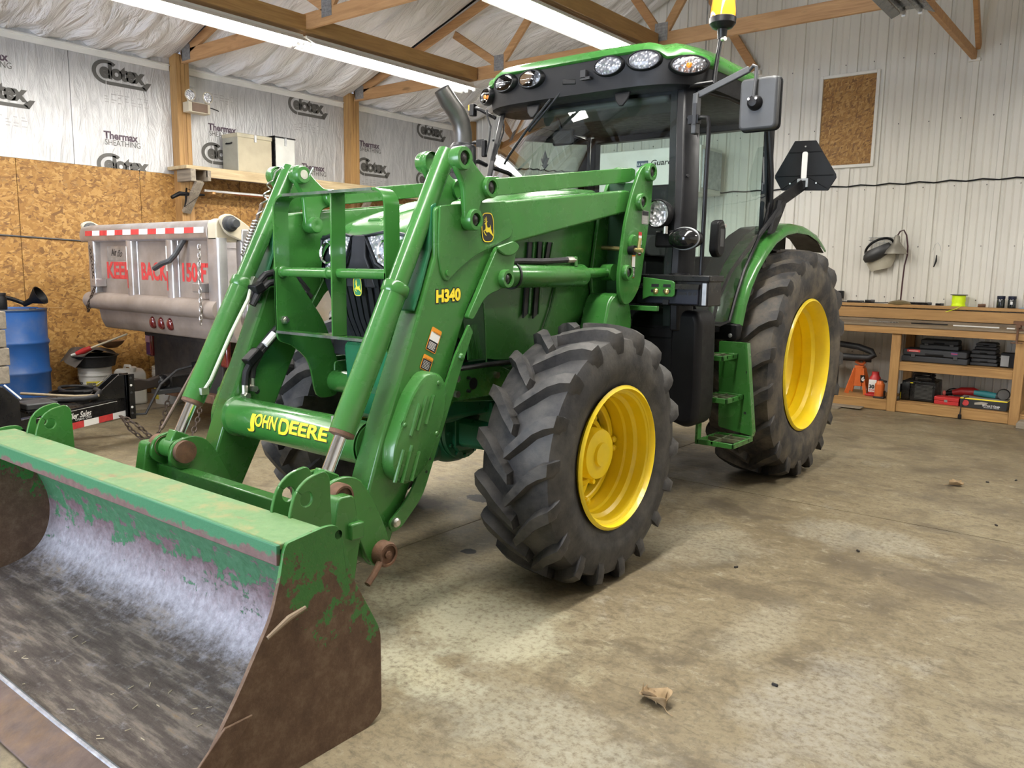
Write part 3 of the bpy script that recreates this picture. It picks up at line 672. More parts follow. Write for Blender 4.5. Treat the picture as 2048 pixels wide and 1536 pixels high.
ob('upright', M().box(.045,.055,Y0,Y1,1.15,1.768), GREEN, g, bev=.002, seg=1) if False else None
ob('cross_tube', M().cyl((-.37,-.84,1.425),(.37,-.84,1.425),.0215,16), GREEN, g)
for x in (-.366,-.03,.366): ob('weld_collar', M().lathe([(.0215,-.009),(.028,-.004),(.028,.004),(.0215,.009)], (x,-.84,1.425), 'x', 14), GREEN, g)
ob('bottom_bar', M().box(-.375,.375,Y0,Y1,1.140,1.150), GREEN, g, bev=.002, seg=1)
ob('worn_edge', M().box(-.375,.375,Y0-.0012,Y0+.002,1.139,1.151).box(-.30,.30,Y0-.0012,Y0+.002,1.764,1.776), WORN, g)
for s in (-1,1):
    P = fillet([(-.88,1.45,.02),(-.80,1.45,.02),(-.60,1.18,.05),(-.52,.98,.05),(-.52,.80,.05),(-.66,.80,.05),(-.70,1.0,.08),(-.80,1.08,.05),(-.88,1.10,.05)],.03)
    ob('guard_side_plate', M().prism(P, 'x', s*.368, s*.380), GREEN, g, bev=.002, seg=1)
    ob('guard_bolt', M().cyl((s*.368-s*.02,-.84,1.20),(s*.368,-.84,1.20),.014,6), ZINC, g); ob('guard_nut', M().lathe([(.020,-.004),(.020,.012),(.011,.014),(.011,.03),(.0005,.03)], (-.368 if s < 0 else .35,-.84,1.20), 'x', 6), ZINC, g)
    tp('front_tube', M().cyl((s*.20,-.54,.88),(s*.40,-.54,.88),.055,20), GREEN)
# ---------------------------------------------------------------- loader frame
AX0, AX1 = .462, .578
boom = [(-.795,1.695,.02),(-.555,1.724),(.54,1.862),(.70,1.885,.04),(.775,1.83,.05),(.735,1.765,.04),(.592,1.747),(-.30,1.568,.03),(-.42,1.50,.05),(-.50,1.42,.05),(-.575,1.322,.04),(-.631,1.218),(-.70,1.05),(-.80,.85),(-.93,.60,.05),(-1.03,.42,.05),(-1.07,.33,.04),(-1.13,.295,.05),(-1.195,.36,.04),(-1.20,.50,.05),(-1.078,.826),(-.895,1.25),(-.795,1.50)]
X2('boom_arm', lambda: M().prism(fillet(boom,.01,2), 'x', AX0, AX1), GREEN, bev=.010, seg=3)
# the cast channel at the arm's knee and a weld seam along its front
X2('knee_channel', lambda: M().prism(fillet([(-.802,1.70),(-.77,1.715),(-.785,1.56),(-.86,1.36),(-.895,1.28),(-.905,1.29),(-.815,1.52)],.008,2), 'x', .478, .562), TEAL, bev=.004)
knee = fillet([(-.775,1.70,.01),(-.60,1.722,.01),(-.36,1.75,.02),(-.30,1.60,.04),(-.40,1.565,.12),(-.58,1.50,.12),(-.69,1.43,.05),(-.735,1.395,.03),(-.765,1.425,.03),(-.785,1.52,.05)],.03)
X2('knee_plate', lambda: M().prism(knee, 'x', .570, .586), GREEN, bev=.004)
X2('knee_rivet', lambda: M().cyl((.58,-.732,1.435),(.592,-.732,1.435),.012,14), GREEN)
gus = fillet([(-.445,1.545,.02),(-.345,1.572,.02),(-.305,1.555,.02),(-.33,1.48,.04),(-.345,1.40,.04),(-.42,1.365,.06),(-.52,1.34,.08),(-.60,1.24,.04),(-.635,1.25,.02),(-.565,1.355,.04),(-.50,1.46,.03)],.03)
X2('cylinder_gusset', lambda: M().prism(gus, 'x', .585, .612).prism(gus, 'x', .44, .455), GREEN, bev=.005)
X2('gusset_cap', lambda: M().prism(fillet([(-.465,1.545),(-.345,1.578),(-.30,1.552),(-.345,1.515),(-.40,1.51),(-.44,1.525)],.03,4), 'x', .611, .624), GREEN, bev=.006)
def boss(name, y, z, r, x0, x1, pin=GREASE, rp=.62):
    for s in (1,-1):
        pr = [(r*.9,x0),(r,x0+.006),(r,x1-.008),(r*.93,x1),(r*rp,x1),(r*rp,x1-.014),(.0005,x1-.014)]
        b_ = tp(name, M().lathe([(a, c*s) for a, c in pr], (0,y,z), 'x', 26), GREEN)
        ob('pin_head', M().lathe([(r*rp*.98,s*(x1-.013)),(r*rp*.6,s*(x1-.006)),(.0005,s*(x1-.004))], (0,y,z), 'x', 10), pin, b_)
boss('cylinder_boss', -.401,1.412,.040,.58,.640)
# self-levelling link castings
def link():
    m = M()
    for x0, x1 in ((.592,.622),(.418,.448)):
        P = fillet([(-.735,1.90,.04),(-.70,1.935,.04),(-.655,1.92,.03),(-.60,1.87,.06),(-.545,1.83,.03),(-.505,1.835,.03),(-.47,1.79,.04),(-.51,1.745,.04),(-.555,1.735,.03),(-.575,1.70,.02),(-.572,1.64,.03),(-.615,1.605,.04),(-.66,1.64,.04),(-.665,1.70,.02),(-.672,1.79,.05),(-.72,1.85,.03)],.03)
        m.prism(P, 'x', x0, x1)
    return m
X2('link_plate', link, GREEN, bev=.008)
for y, z, r in ((-.688,1.89,.047),(-.517,1.790,.045),(-.616,1.652,.044)): boss('link_boss', y, z, r, .585, .640)
for y, z, r in ((-.688,1.885,.042),(-.517,1.790,.042),(-.616,1.652,.040)):
    for s in (1,-1): tp('inner_boss', M().lathe([(r,s*.46),(r,s*.400),(r*.9,s*.392),(r*.6,s*.392),(.0005,s*.395)], (0,y,z), 'x', 22), GREEN)
for s in (1,-1): tp('link_pin', M().cyl((s*.39,-.688,1.885),(s*.42,-.688,1.885),.022,16), ZINC) if s < 0 else None
X2('levelling_bar', lambda: M().prism(fillet([(-.50,1.828),(.76,2.008),(.80,2.00),(.80,1.95),(.74,1.928),(-.50,1.752)],.006,1), 'x', .487, .553), GREEN, bev=.006)
X2('levelling_bar_lip', lambda: M().box(.48,.56,-.03,.0,1.60,1.601), GREEN) if False else None
# mast
mast = fillet([(.735,1.99,.03),(.785,2.022,.04),(.845,2.015,.04),(.878,1.965,.03),(.865,1.80),(.79,1.44,.05),(.775,1.37,.05),(.70,1.29,.05),(.62,1.262,.04),(.565,1.32,.04),(.548,1.42,.05),(.60,1.70,.05),(.66,1.86,.05)],.04)
X2('mast_plate', lambda: M().prism(mast, 'x', .600, .622).prism(mast, 'x', .43, .45), GREEN, bev=.004)
X2('mast_web', lambda: M().box(.45,.60,.70,.72,1.30,1.92), mat('mast_inside', (.012,.07,.014), .5))
for y, z, r in ((.824,1.984,.048),(.738,1.82,.047),(.612,1.443,.042)): boss('mast_boss', y, z, r, .60, .648)
X2('lever_boss', lambda: M().lathe([(.045,.615),(.045,.632),(.038,.638),(.0005,.638)], (0,.672,1.60), 'x', 22), GREEN)
GOLD = mat('gold_zinc', (.55,.44,.20), .35, .9, .1, 20)
for s in (1,-1):
    p = tp('lock_pin', M().cyl((s*.42,.648,1.578),(s*.70,.648,1.560),.012,10), GOLD); ob('pin_handle', M().tube([(s*.675,.648,1.562),(s*.678,.650,1.60),(s*.68,.652,1.625)], .010, 8), GOLD, p); ob('pin_sleeve', M().cyl((s*.622,.648,1.563),(s*.655,.648,1.561),.026,14), BLK, p)
X2('mast_foot', lambda: M().prism(fillet([(.50,1.30),(.57,1.34),(.70,1.30),(.74,1.20),(.72,.95),(.60,.85),(.46,.85),(.44,1.1)],.04), 'x', .44, .60), GREEN, bev=.012)
X2('subframe', lambda: M().prism(fillet([(-.55,.98),(.70,.98),(.72,.84),(.3,.80),(-.2,.82),(-.55,.86)],.02), 'x', .36, .395), GREEN, bev=.005)
# lift cylinders
X2('lift_cylinder', lambda: M().lathe([(.0005,-.37),(.050,-.365),(.058,-.34),(.058,.335),(.052,.352),(.0005,.355)], (.520,0,1.425), 'y', 28), GREEN)
X2('lift_rod', lambda: M().cyl((.520,.35,1.437),(.520,.60,1.442),.027,18), GREEN)
X2('lift_rod_eye', lambda: M().cyl((.485,.612,1.443),(.555,.612,1.443),.045,18), GREEN)
X2('cylinder_strap', lambda: M().lathe([(.0575,-.006),(.064,-.006),(.064,.006),(.0575,.006)], (.520,-.235,1.425), 'y', 24), KPR)
def hose1():
    m = M().tube([(.545,-.305,1.487),(.545,-.2,1.492),(.545,-.05,1.492),(.545,.08,1.497),(.545,.17,1.502)], .014, 8); return m
X2('lift_hose', hose1, RUB)
X2('hose_fitting', lambda: M().cyl((.545,.17,1.502),(.545,.235,1.503),.017,8).cyl((.545,-.33,1.495),(.545,-.305,1.50),.020,6), ZINC)
X2('cylinder_port', lambda: M().box(.53,.56,.225,.25,1.47,1.52).box(.53,.56,-.30,-.27,1.47,1.50), GREEN, bev=.003)
# tilt cylinders
A = Vector((.52,-.688,1.888)); B = Vector((.52,-1.337,.640)); L = (B-A).length
P_ = lambda t: A+(B-A)*t
def tc(pts, n=28): return M().tube([P_(t) for t, r in pts], [r for t, r in pts], n)
X2('tilt_cylinder', lambda: tc([(-.03,.036),(.0,.041),(.42,.041)]), GREEN)
X2('tilt_barrel', lambda: tc([(.405,.040),(.41,.050),(.835,.050),(.838,.044)]), GREEN)
X2('barrel_collar', lambda: tc([(.40,.051),(.405,.055),(.428,.055),(.433,.051)]), GREEN)
X2('barrel_gland', lambda: tc([(.833,.049),(.846,.049),(.850,.030)]), RUST)
X2('chrome_rod', lambda: tc([(.84,.0245),(.975,.0245)]), CHROME)
X2('rod_eye', lambda: M().cyl((.475,-1.337,.640),(.565,-1.337,.640),.044,20), GREEN)
X2('rod_end_block', lambda: M().beam(P_(.945), P_(.985), .075, .06, (1,0,0)), GREEN, bev=.006)
WPIPE = mat('cream_pipe', (.55,.58,.46), .4)
nv = Vector((0,-(B-A).z,(B-A).y)).normalized()
if nv.y > 0: nv = -nv
def pipe():
    o = Vector((-.048,0,0))
    pts = [P_(.42)-nv*.02+o*1.0, P_(.47)-nv*.01+o*1.7, P_(.60)+o*1.6, P_(.76)+o*1.5, P_(.79)+o*1.2, P_(.80)+o*.9]
    return M().tube(pts, .0085, 8)
tp('tilt_pipe', M().tube([P_(.70)+Vector((-.03,.0,0))-nv*.055, P_(.74)+Vector((-.05,0,0))-nv*.03, P_(.79)+Vector((-.06,0,0)), P_(.80)+Vector((-.045,0,0))], .0085, 8), WPIPE); tp('pipe_nut', M().bx(P_(.805)+Vector((-.055,0,0)), (.03,.03,.025)), ZINC)
def pipe2():
    o = Vector((.055,0,0)); return M().tube([P_(.40)+o*.9, P_(.44)+o*1.4, P_(.50)+o*1.5, P_(.72)+o*1.5, P_(.785)+o*1.5, P_(.80)+o*1.0], .0085, 8)
# on the tractor's right arm the pipe is on the side that faces the camera
tp('tilt_pipe', pipe().fx(), WPIPE)
tp('pipe_nut', M().bx((-.472,P_(.80).y,P_(.80).z), (.04,.035,.03)), ZINC)
tp('pipe_nut', M().bx((-.462,P_(.415).y+.02,P_(.415).z), (.03,.03,.055), (-.48,0,0)), ZINC)
tp('pipe_nut', M().bx((-.455,P_(.40).y+.05,P_(.40).z-.01), (.028,.028,.055), (-.48,0,0)), ZINC)
# hoses over the tractor's right arm
tp('tilt_hose', M().tube([(-.46,-.955,1.30),(-.455,-.93,1.36),(-.45,-.88,1.41),(-.44,-.80,1.43),(-.43,-.72,1.40),(-.42,-.66,1.33)], .0165, 10), RUB)
tp('tilt_hose', M().tube([(-.435,-.965,1.27),(-.43,-.93,1.33),(-.425,-.88,1.37),(-.42,-.80,1.385),(-.41,-.72,1.36),(-.40,-.66,1.30)], .0165, 10), RUB)
tp('hose_clamp', M().bx((-.445,-.935,1.35), (.075,.05,.045), (.5,0,0)), BLK, bev=.006)
tp('tilt_hose', M().tube([(-.44,-1.015,.90),(-.435,-1.01,.96),(-.43,-.97,1.03),(-.42,-.88,1.13),(-.41,-.80,1.20),(-.40,-.74,1.28),(-.38,-.70,1.33)], .0155, 10), RUB)
tp('tilt_hose', M().tube([(-.44,-.975,.93),(-.435,-.97,.98),(-.425,-.93,1.05),(-.41,-.85,1.135),(-.40,-.78,1.19),(-.39,-.72,1.27)], .0155, 10), RUB)
tp('hose_clamp', M().bx((-.43,-.975,1.03), (.06,.085,.04), (.7,0,0)), BLK, bev=.006)
tp('hose_tag', M().cyl((-.405,-.925,1.085),(-.398,-.875,1.135),.017,10), WHT)
for y, z in ((-1.015,.87),(-.975,.90)):
    f_ = tp('hose_elbow', M().cyl((-.44,y,z+.04),(-.44,y,z-.015),.014,8), ZINC); ob('elbow_nut', M().cyl((-.455,y-.002,z-.02),(-.41,y-.002,z-.02),.016,6), ZINC, f_)
for y, z in ((-.985,.845),(-.965,.905),(-.935,.86),(-.945,.80)): tp('arm_hole', M().cyl((-.4635,y,z),(-.4605,y,z),.014,14), KPR)
# level indicator: rod, coil spring and wire on the tractor's right arm
RODM = mat('rusty_rod', (.16,.11,.08), .55, .5, .2, 20)
tp('indicator_rod', M().tube([(-.655,-1.31,.71),(-.60,-1.12,1.05),(-.585,-1.03,1.22),(-.575,-.90,1.50),(-.575,-.80,1.75)], .0075, 8), RODM)
sp = []
for i in range(0, 145):
    t = i/144; c = Vector((-.575,-.905,1.49)).lerp(Vector((-.575,-.832,1.66)), t); a = 2*pi*12*t; sp.append(c+Vector((cos(a),0,0))*.021+Vector((0,.92,-.39))*.021*sin(a))
tp('coil_spring', M().tube(sp, .0038, 6), STEEL)
w_ = []
for i in range(60):
    t = i/59; c = Vector((-.575,-.832,1.66)).lerp(Vector((-.575,-.745,1.86)), t); a = 2*pi*4*t; w_.append(c+Vector((cos(a),.8*sin(a),0))*.014)
w_ += [Vector((-.56,-.73,1.90)), Vector((-.52,-.72,1.925)), Vector((-.50,-.70,1.905)), Vector((-.45,-.66,1.93)), Vector((-.40,-.66,1.90)), Vector((-.37,-.65,1.92)), Vector((-.40,-.66,1.87))]
tp('twisted_wire', M().tube(w_, .0042, 6), STEEL)
# cover plate, parking stand bar on the arm's outer side
cov = fillet([(-.90,1.055,.09),(-.80,1.035,.08),(-.775,.95,.06),(-.80,.85),(-.89,.665,.09),(-1.00,.60,.11),(-1.09,.67,.11),(-1.085,.77,.04),(-.985,.97,.04)],.06,5)
def cover():
    m = M(); cy = sum(p[0] for p in cov)/len(cov); cz = sum(p[1] for p in cov)/len(cov)
    return m.loft([[(x, cy+(y-cy)*s, cz+(z-cz)*s) for y, z in cov] for x, s in ((.575,1),(.618,.99),(.632,.95),(.636,.90))])
X2('arm_cover', cover, GREEN, ang=30)
def groove(s):
    for y0, z0, L_ in ((-.945,.93,.13),(-.905,.955,.14),(-.865,.955,.12),(-1.03,.76,.13),(-.985,.77,.15),(-.945,.74,.12)):
        a = Vector((s*.636,y0,z0)); b_ = a+Vector((0,-.36*L_,-.93*L_)); tp('cover_groove', M().tube([a, b_], .0085, 8), GREEN)
groove(1); groove(-1)
for s in (1,-1):
    for y, z in ((-.835,1.0),(-1.02,.855),(-.845,.795)): tp('cover_screw', M().lathe([(.020,s*.634),(.014,s*.628),(.008,s*.640),(.0005,s*.641)], (0,y,z), 'x', 14), GREEN)
bar = fillet([(-.625,1.225,.01),(-.60,1.19,.01),(-.665,1.06,.02),(-.80,.76,.02),(-.90,.54,.05),(-1.02,.44,.04),(-1.07,.43,.04),(-1.085,.475,.03),(-1.00,.535,.05),(-.945,.60,.04),(-.86,.79,.02),(-.71,1.10,.02)],.03)
X2('parking_stand', lambda: M().prism(bar, 'x', .60, .612), GREEN, bev=.002, seg=1)
for s in (1,-1):
    tp('stand_bolt', M().lathe([(.019,s*.612),(.019,s*.624),(.012,s*.632),(.0005,s*.632)], (0,-1.054,.472), 'x', 12), ZINC)
    tp('stand_rivet', M().lathe([(.016,s*.612),(.012,s*.622),(.0005,s*.624)], (0,-.675,1.09), 'x', 12), GREEN)
    for y, z in ((-.80,.83),(-.86,.69),(-.88,.64)): tp('stand_hole', M().cyl((s*.6115,y,z),(s*.6135,y,z),.006,8), KPR)
# torque tube between the arms with the name
tp('torque_tube', M().cyl((-.47,-1.035,.755),(.47,-1.035,.755),.088,36), GREEN)
X2('tube_weld', lambda: M().lathe([(.088,-.01),(.097,0),(.097,.012)], (.452,-1.035,.755), 'x', 30), GREEN)
def onTube(x0, r, z0):
    return lambda x, y: Vector((x0+x, -1.035-r*cos((y+z0)/r), .755+r*sin((y+z0)/r)))
for r, of, mt, sf in ((.0888,.0030,KPR,.0035),(.0893,.0024,YPR,0)):
    for t_, sz, x0, z0, w_ in (('J',.088,-.264,-.012,.052),('OHN',.078,-.205,.0,.150),('D',.098,-.030,-.012,.066),('EERE',.078,.044,.0,.245)):
        text(t_, 'tube_lettering', T, mt, (0,0,0), (1,0,0), (0,0,1), sz, off=of, fn=onTube(x0-of+sf, r, z0-sf), fit=w_+2*of, cuts=8)
# decals on the arms
for s in (1,):
    xx = .5872
    for off, mt, e_ in ((.0075,KPR,0),(.0034,YPR,.0008)): text('H340', 'arm_lettering', T, mt, (.5792+e_,-.788-off,1.318), (0,.997,.05), (0,0,1), .066, off=off, fit=.140+2*off)
deer('arm_badge', (.5875,-.485,1.628), (0,.998,.06), (0,-.06,.998), .128, YPR, KPR)
def decal(x, yz, up, w, h, top, body, lines, name='warning_decal'):
    R = Vector((0,up[1],-up[0])); U = Vector((0,up[0],up[1])); O = Vector((x,yz[0],yz[1]))
    d = flat(rrect(-w/2,w/2,-h/2,h/2,.006), name, T, top, O, R, U); d2 = Vector((.0006,0,0))
    for (a, b_, c, e_, mt) in lines: flat([(a*w,b_*h),(c*w,b_*h),(c*w,e_*h),(a*w,e_*h)], 'decal_panel', d, mt, O+d2*(1 if mt is not KPR else 1.4), R, U)
    m = M()
    for i in range(6):
        z_ = body[0]+(body[1]-body[0])*(i+.5)/6
        q = [(-.36,z_-.012),(random.uniform(.2,.36),z_-.012),(.3,z_+.012),(-.36,z_+.012)]; m.add([O+d2*2.5+R*(a*w)+U*(b_*h) for a, b_ in q], [(0,1,2,3)])
    ob('decal_text', m, WHT, d, kind='stuff')
    return d
ul = Vector((.42,.907)).normalized()
d1 = decal(.5800, (-.805,1.165), ul, .062, .098, OPR, (-.42,-.1), [(-.44,-.46,.44,.30,WHT),(-.44,-.46,.44,-.04,KPR)])
d2_ = decal(.5800, (-.846,1.075), ul, .060, .062, OPR, (-.40,.15), [(-.44,-.45,.44,.22,KPR)])
text('WARNING', 'decal_word', T, KPR, (.5810,-.8095,1.196), (0,.907,-.42), (0,.42,.907), .012); text('WARNING', 'decal_word', T, KPR, (.5810,-.856,1.093), (0,.907,-.42), (0,.42,.907), .012)
v1 = Vector((.0,1.0))
decal(.6235, (.800,1.742), v1, .075, .072, mat('silver_decal', (.45,.44,.40), .4, .6), (-.4,.1), [(-.46,.14,.46,.46,KPR)], 'model_plate')
decal(.6235, (.752,1.60), v1, .036, .125, RPR, (-.45,-.1), [(-.46,-.48,.46,.34,WHT),(-.46,-.48,.46,-.05,KPR)])
decal(.6235, (.690,1.48), v1, .036, .130, OPR, (-.45,-.1), [(-.46,-.48,.46,.38,WHT),(-.46,-.48,.46,-.05,KPR)])
# ---------------------------------------------------------------- loader carrier (between arms and bucket)
car = fillet([(-1.405,.60,.03),(-1.385,.685,.05),(-1.30,.705,.05),(-1.23,.685,.05),(-1.165,.60,.05),(-1.085,.43,.03),(-1.075,.36,.04),(-1.13,.30,.05),(-1.185,.345,.03),(-1.255,.50,.03),(-1.285,.545,.04),(-1.36,.56,.03)],.03)
X2('carrier_plate', lambda: M().prism(car, 'x', .590, .610).prism(car, 'x', .43, .45), GREEN, bev=.004)
post_ = fillet([(-1.34,.60),(-1.26,.60),(-1.20,.42),(-1.24,.18),(-1.34,.09),(-1.40,.12),(-1.36,.40)],.02)
X2('carrier_post', lambda: M().prism(post_, 'x', .47, .56), GREEN, bev=.006)
X2('carrier_side', lambda: M().prism(fillet([(-1.40,.66),(-1.33,.66),(-1.30,.50),(-1.36,.20),(-1.44,.22),(-1.43,.50)],.02), 'x', .625, .70), GREEN, bev=.005)
tp('carrier_beam', M().box(-.72,.72,-1.40,-1.33,.14,.22).box(-.72,.72,-1.36,-1.30,.50,.56), GREEN, bev=.006)
for s in (1,-1):
    for y, z in ((-1.337,.640),(-1.125,.368)):
        b_ = tp('pivot_boss', M().lathe([(.046,s*.585),(.050,s*.60),(.050,s*.645),(.044,s*.655),(.036,s*.655),(.036,s*.645),(.0005,s*.648)], (0,y,z), 'x', 26), RUST)
        ob('pin_centre', M().lathe([(.018,s*.646),(.014,s*.654),(.0005,s*.656)], (0,y,z), 'x', 14), RUST, b_)
        tp('pivot_boss_inner', M().lathe([(.046,s*.455),(.050,s*.44),(.050,s*.405),(.0005,s*.402)], (0,y,z), 'x', 24), RUST)
X2('latch_handle', lambda: M().tube([(.63,-1.15,.37),(.645,-1.165,.345),(.65,-1.20,.31),(.655,-1.235,.285)], .013, 10), RUST)
# ---------------------------------------------------------------- fuel tank, toolbox, steps
tp('fuel_tank', M().prism(fillet([(.44,1.0,.05),(.44,1.22,.05),(.60,1.245,.05),(.86,1.235,.07),(.885,1.18,.06),(.895,.72,.05),(.885,.60,.05),(.82,.565,.05),(.70,.60,.05),(.50,.62,.05)],.05), 'y', .99, 1.215), BLK, bev=.035, seg=3)
tp('tank_strap', M().box(.70,.72,.985,.995,.62,1.24), BLK)
tp('fuel_tank', M().prism(fillet([(-.44,1.0),(-.44,1.22),(-.86,1.235),(-.895,.72),(-.82,.565),(-.50,.62)],.05), 'y', .99, 1.62), BLK, bev=.035, seg=3)
tb = tp('toolbox', M().box(.485,.975,.88,1.05,1.268,1.405), BLKM, bev=.006)
ob('toolbox_lid', M().box(.475,.985,.872,1.058,1.398,1.434), BLKM, tb, bev=.006)
ob('toolbox_front', M().box(.55,.925,.868,.882,1.275,1.385), mat('blue_black_panel', (.016,.018,.030), .35), tb, bev=.006)
ob('front_ledge', M().prism([(.862,1.385),(.882,1.385),(.882,1.365),(.850,1.358)], 'x', .55, .93), BLKM, tb)
ob('hinge_strip', M().box(.945,.968,.872,.882,1.275,1.392), GALV, tb)
ob('latch', M().box(.72,.755,.856,.87,1.272,1.298), KPR, tb)
for x in (.875,.905): ob('round_hole', M().cyl((x,.866,1.335),(x,.869,1.335),.010,14), KPR, tb)
ob('slot', M().box(.80,.855,.866,.869,1.328,1.342), KPR, tb)
ob('mirror_disc', M().lathe([(.06,0),(.058,.008),(.0005,.012)], (.75,.98,1.434), 'z', 24), BLK, tb)
brk = tp('mount_bracket', M().prism(hole([(.60,1.42),(.78,1.402),(.795,1.392),(.797,1.325),(.785,1.315),(.645,1.315),(.60,1.295)]), 'y', .842, .854), GREEN, bev=.003)
for x0 in (.655,.728):
    for z in (1.375,1.345): ob('slot', M().box(x0,x0+.045,.8405,.8425,z-.008,z+.008), KPR, brk)
for x in (.682,.748): ob('carriage_bolt', M().lathe([(.0005,-.012),(.010,-.010),(.0165,-.002),(.0165,0)], (x,.842,1.343), 'y', 16), GOLD, brk)
tp('light_bar', M().box(.44,.715,.80,.83,1.235,1.262), GREEN, bev=.003)
tp('light_bar_post', M().box(.44,.475,.80,.83,1.10,1.27), GREEN, bev=.004)
def steps(s):
    lad = tp('step_plate', M().prism(fillet([(s*.775,1.035),(s*.965,1.035),(s*1.03,.50),(s*1.025,.47),(s*.80,.50)],.015), 'y', 1.50, 1.508), GREEN, bev=.002)
    ob('step_plate_edge', M().prism(fillet([(s*.96,1.035),(s*.972,1.035),(s*1.037,.50),(s*1.03,.47)],.004), 'y', 1.46, 1.508), GREEN, lad)
    for z, xa, xb, y0 in ((.965,.76,.905,1.28),(.720,.78,.955,1.25),(.470,.80,1.03,1.20)):
        st = ob('step', M().box(s*xa,s*xb,y0,y0+.014,z-.03,z).box(s*xa,s*xb,1.486,1.50,z-.03,z).box(s*xa,s*(xa+.012),y0,1.5,z-.03,z).box(s*(xb-.012),s*xb,y0,1.5,z-.03,z), GREEN, lad, bev=.003)
        ob('step_slat', M().box(s*xa,s*xb,1.335,1.347,z-.022,z-.002).box(s*xa,s*xb,1.42,1.432,z-.022,z-.002).box(s*(xa+(xb-xa)*.4),s*(xa+(xb-xa)*.4+.01),y0,1.5,z-.02,z-.002), RUST if s < 0 else mat('worn_step', (.10,.13,.07), .6, .2, .5, 20, dirt=(.12,.08,.05), da=.6), lad)
    ob('step_upright', M().box(s*.79,s*.805,1.20,1.25,.44,.56), GREEN, lad)
    for z in (.85,.60): ob('square_hole', M().box(s*.96,s*.975,1.4985,1.4995,z,z+.014), KPR, lad)
steps(1); steps(-1)
# ---------------------------------------------------------------- rear fenders
fpath = [(1.675,1.135),(1.725,1.27),(1.80,1.39),(1.90,1.50),(2.03,1.60),(2.20,1.70),(2.40,1.765),(2.60,1.79),(2.85,1.785),(3.08,1.745),(3.27,1.665)]
def fender():
    rings = []; n = len(fpath)
    for i, (y, z) in enumerate(fpath):
        a = fpath[max(i-1,0)]; b_ = fpath[min(i+1,n-1)]; d = Vector((b_[0]-a[0], b_[1]-a[1])).normalized(); nn = Vector((-d.y, d.x))
        sec = [(.60,.0),(.70,.012),(.775,.008),(.812,-.012),(.832,-.045),(.828,-.058),(.818,-.05),(.80,-.02),(.77,-.006),(.70,-.003),(.60,-.012)]
        rings.append([(x, y+nn.x*h, z+nn.y*h) for x, h in sec])
    return M().loft(rings)
X2('rear_fender', fender, GREEN, ang=50)
X2('fender_liner', lambda: M().loft([[(.61,y+dy,z-.028),(.812,y+dy,z-.05),(.812,y+dy,z-.058),(.61,y+dy,z-.04)] for (y, z), dy in zip(fpath, (.03,.03,.03,.025,.02,.01,0,0,0,-.01,-.015))]), KPR)
X2('fender_lower', lambda: M().prism(fillet([(.66,1.14),(.832,1.13),(.835,1.05),(.82,1.03),(.66,1.03)],.012), 'y', 1.63, 1.70), BLK, bev=.012)
for s in (1,-1): tp('fender_screw', M().lathe([(.0005,-.008),(.012,-.006),(.014,0)], (s*.79,1.63,1.06), 'y', 12), GALV)
def fbody():
    P = [(1.62,1.12),(1.70,1.27),(1.78,1.39),(1.88,1.50),(2.0,1.60),(2.18,1.70),(2.38,1.765),(2.60,1.785),(3.0,1.76),(3.0,1.1),(2.6,.95)]
    return M().prism(P, 'x', .50, .605)
X2('fender_inner', fbody, mat('fender_liner', (.02,.025,.02), .7))
# ---------------------------------------------------------------- cab
CABK = mat('cab_black', (.007,.007,.008), .38, var=.15, s=.3)
FA = [(.63,1.12,2.50),(.66,1.07,2.25),(.695,1.02,1.95),(.715,.98,1.65),(.72,.96,1.38),(.72,.98,1.12)]
def apillar():
    rings = []
    for x, y, z in FA: rings.append([(x-.012,y-.008,z),(x+.035,y+.0,z),(x+.075,y+.05,z),(x+.085,y+.10,z),(x+.055,y+.105,z),(x+.02,y+.05,z),(x-.012,y+.02,z)])
    return M().loft(rings)
X2('front_pillar', apillar, CABK, bev=.008)
for s in (1,-1):
    for z in (2.30,1.98,1.62):
        i = [k for k in range(5) if FA[k][2] >= z >= FA[k+1][2]][0]; a, b_ = Vector(FA[i]), Vector(FA[i+1]); p = a.lerp(b_, (a.z-z)/(a.z-b_.z))
        tp('pillar_plug', M().cyl((s*(p.x+.05),p.y+.015,z),(s*(p.x+.06),p.y+.010,z),.009,10), KPR)
rp = [(.715,2.24,2.47),(.745,2.28,2.10),(.745,2.30,1.90),(.72,2.30,1.72),(.62,2.32,1.2)]
X2('rear_pillar', lambda: M().tube(rp, [.022,.014,.014,.022,.03], 10), CABK)
# windshield: a gently bowed pane with a black printed border
def ws(u, v, inset=0):
    i = min(int(v*5), 4); t = v*5-i; a, b_ = Vector(FA[i]), Vector(FA[i+1]); p = a.lerp(b_, t); x = (2*u-1)*(p.x-.005)
    return (x, p.y-.05*(1-(2*u-1)**2)-.002, p.z)
tp('windshield', M().grid(lambda u, v: ws(u, v*.98), 16, 14), GLASS, ang=80)
def wframe():
    m = M()
    for s in (0,1):
        m.grid(lambda u, v: tuple(Vector(ws((u*.035) if s == 0 else 1-u*.035, v*.98))+Vector((0,.006,0))), 1, 14)
    m.grid(lambda u, v: tuple(Vector(ws(u, v*.045))+Vector((0,.006,0))), 16, 1); return m
tp('windshield_border', wframe(), CABK, ang=80)
for x in (-.30,.34):
    tp('hinge_tab', M().loft([[(x-.055,1.00,2.475),(x+.055,1.00,2.475),(x+.055,.985,2.475),(x-.055,.985,2.475)],[(x-.04,.99,2.42),(x+.04,.99,2.42),(x+.04,.975,2.42),(x-.04,.975,2.42)],[(x-.012,.985,2.385),(x+.012,.985,2.385),(x+.012,.97,2.385),(x-.012,.97,2.385)]]), BLK, bev=.006)
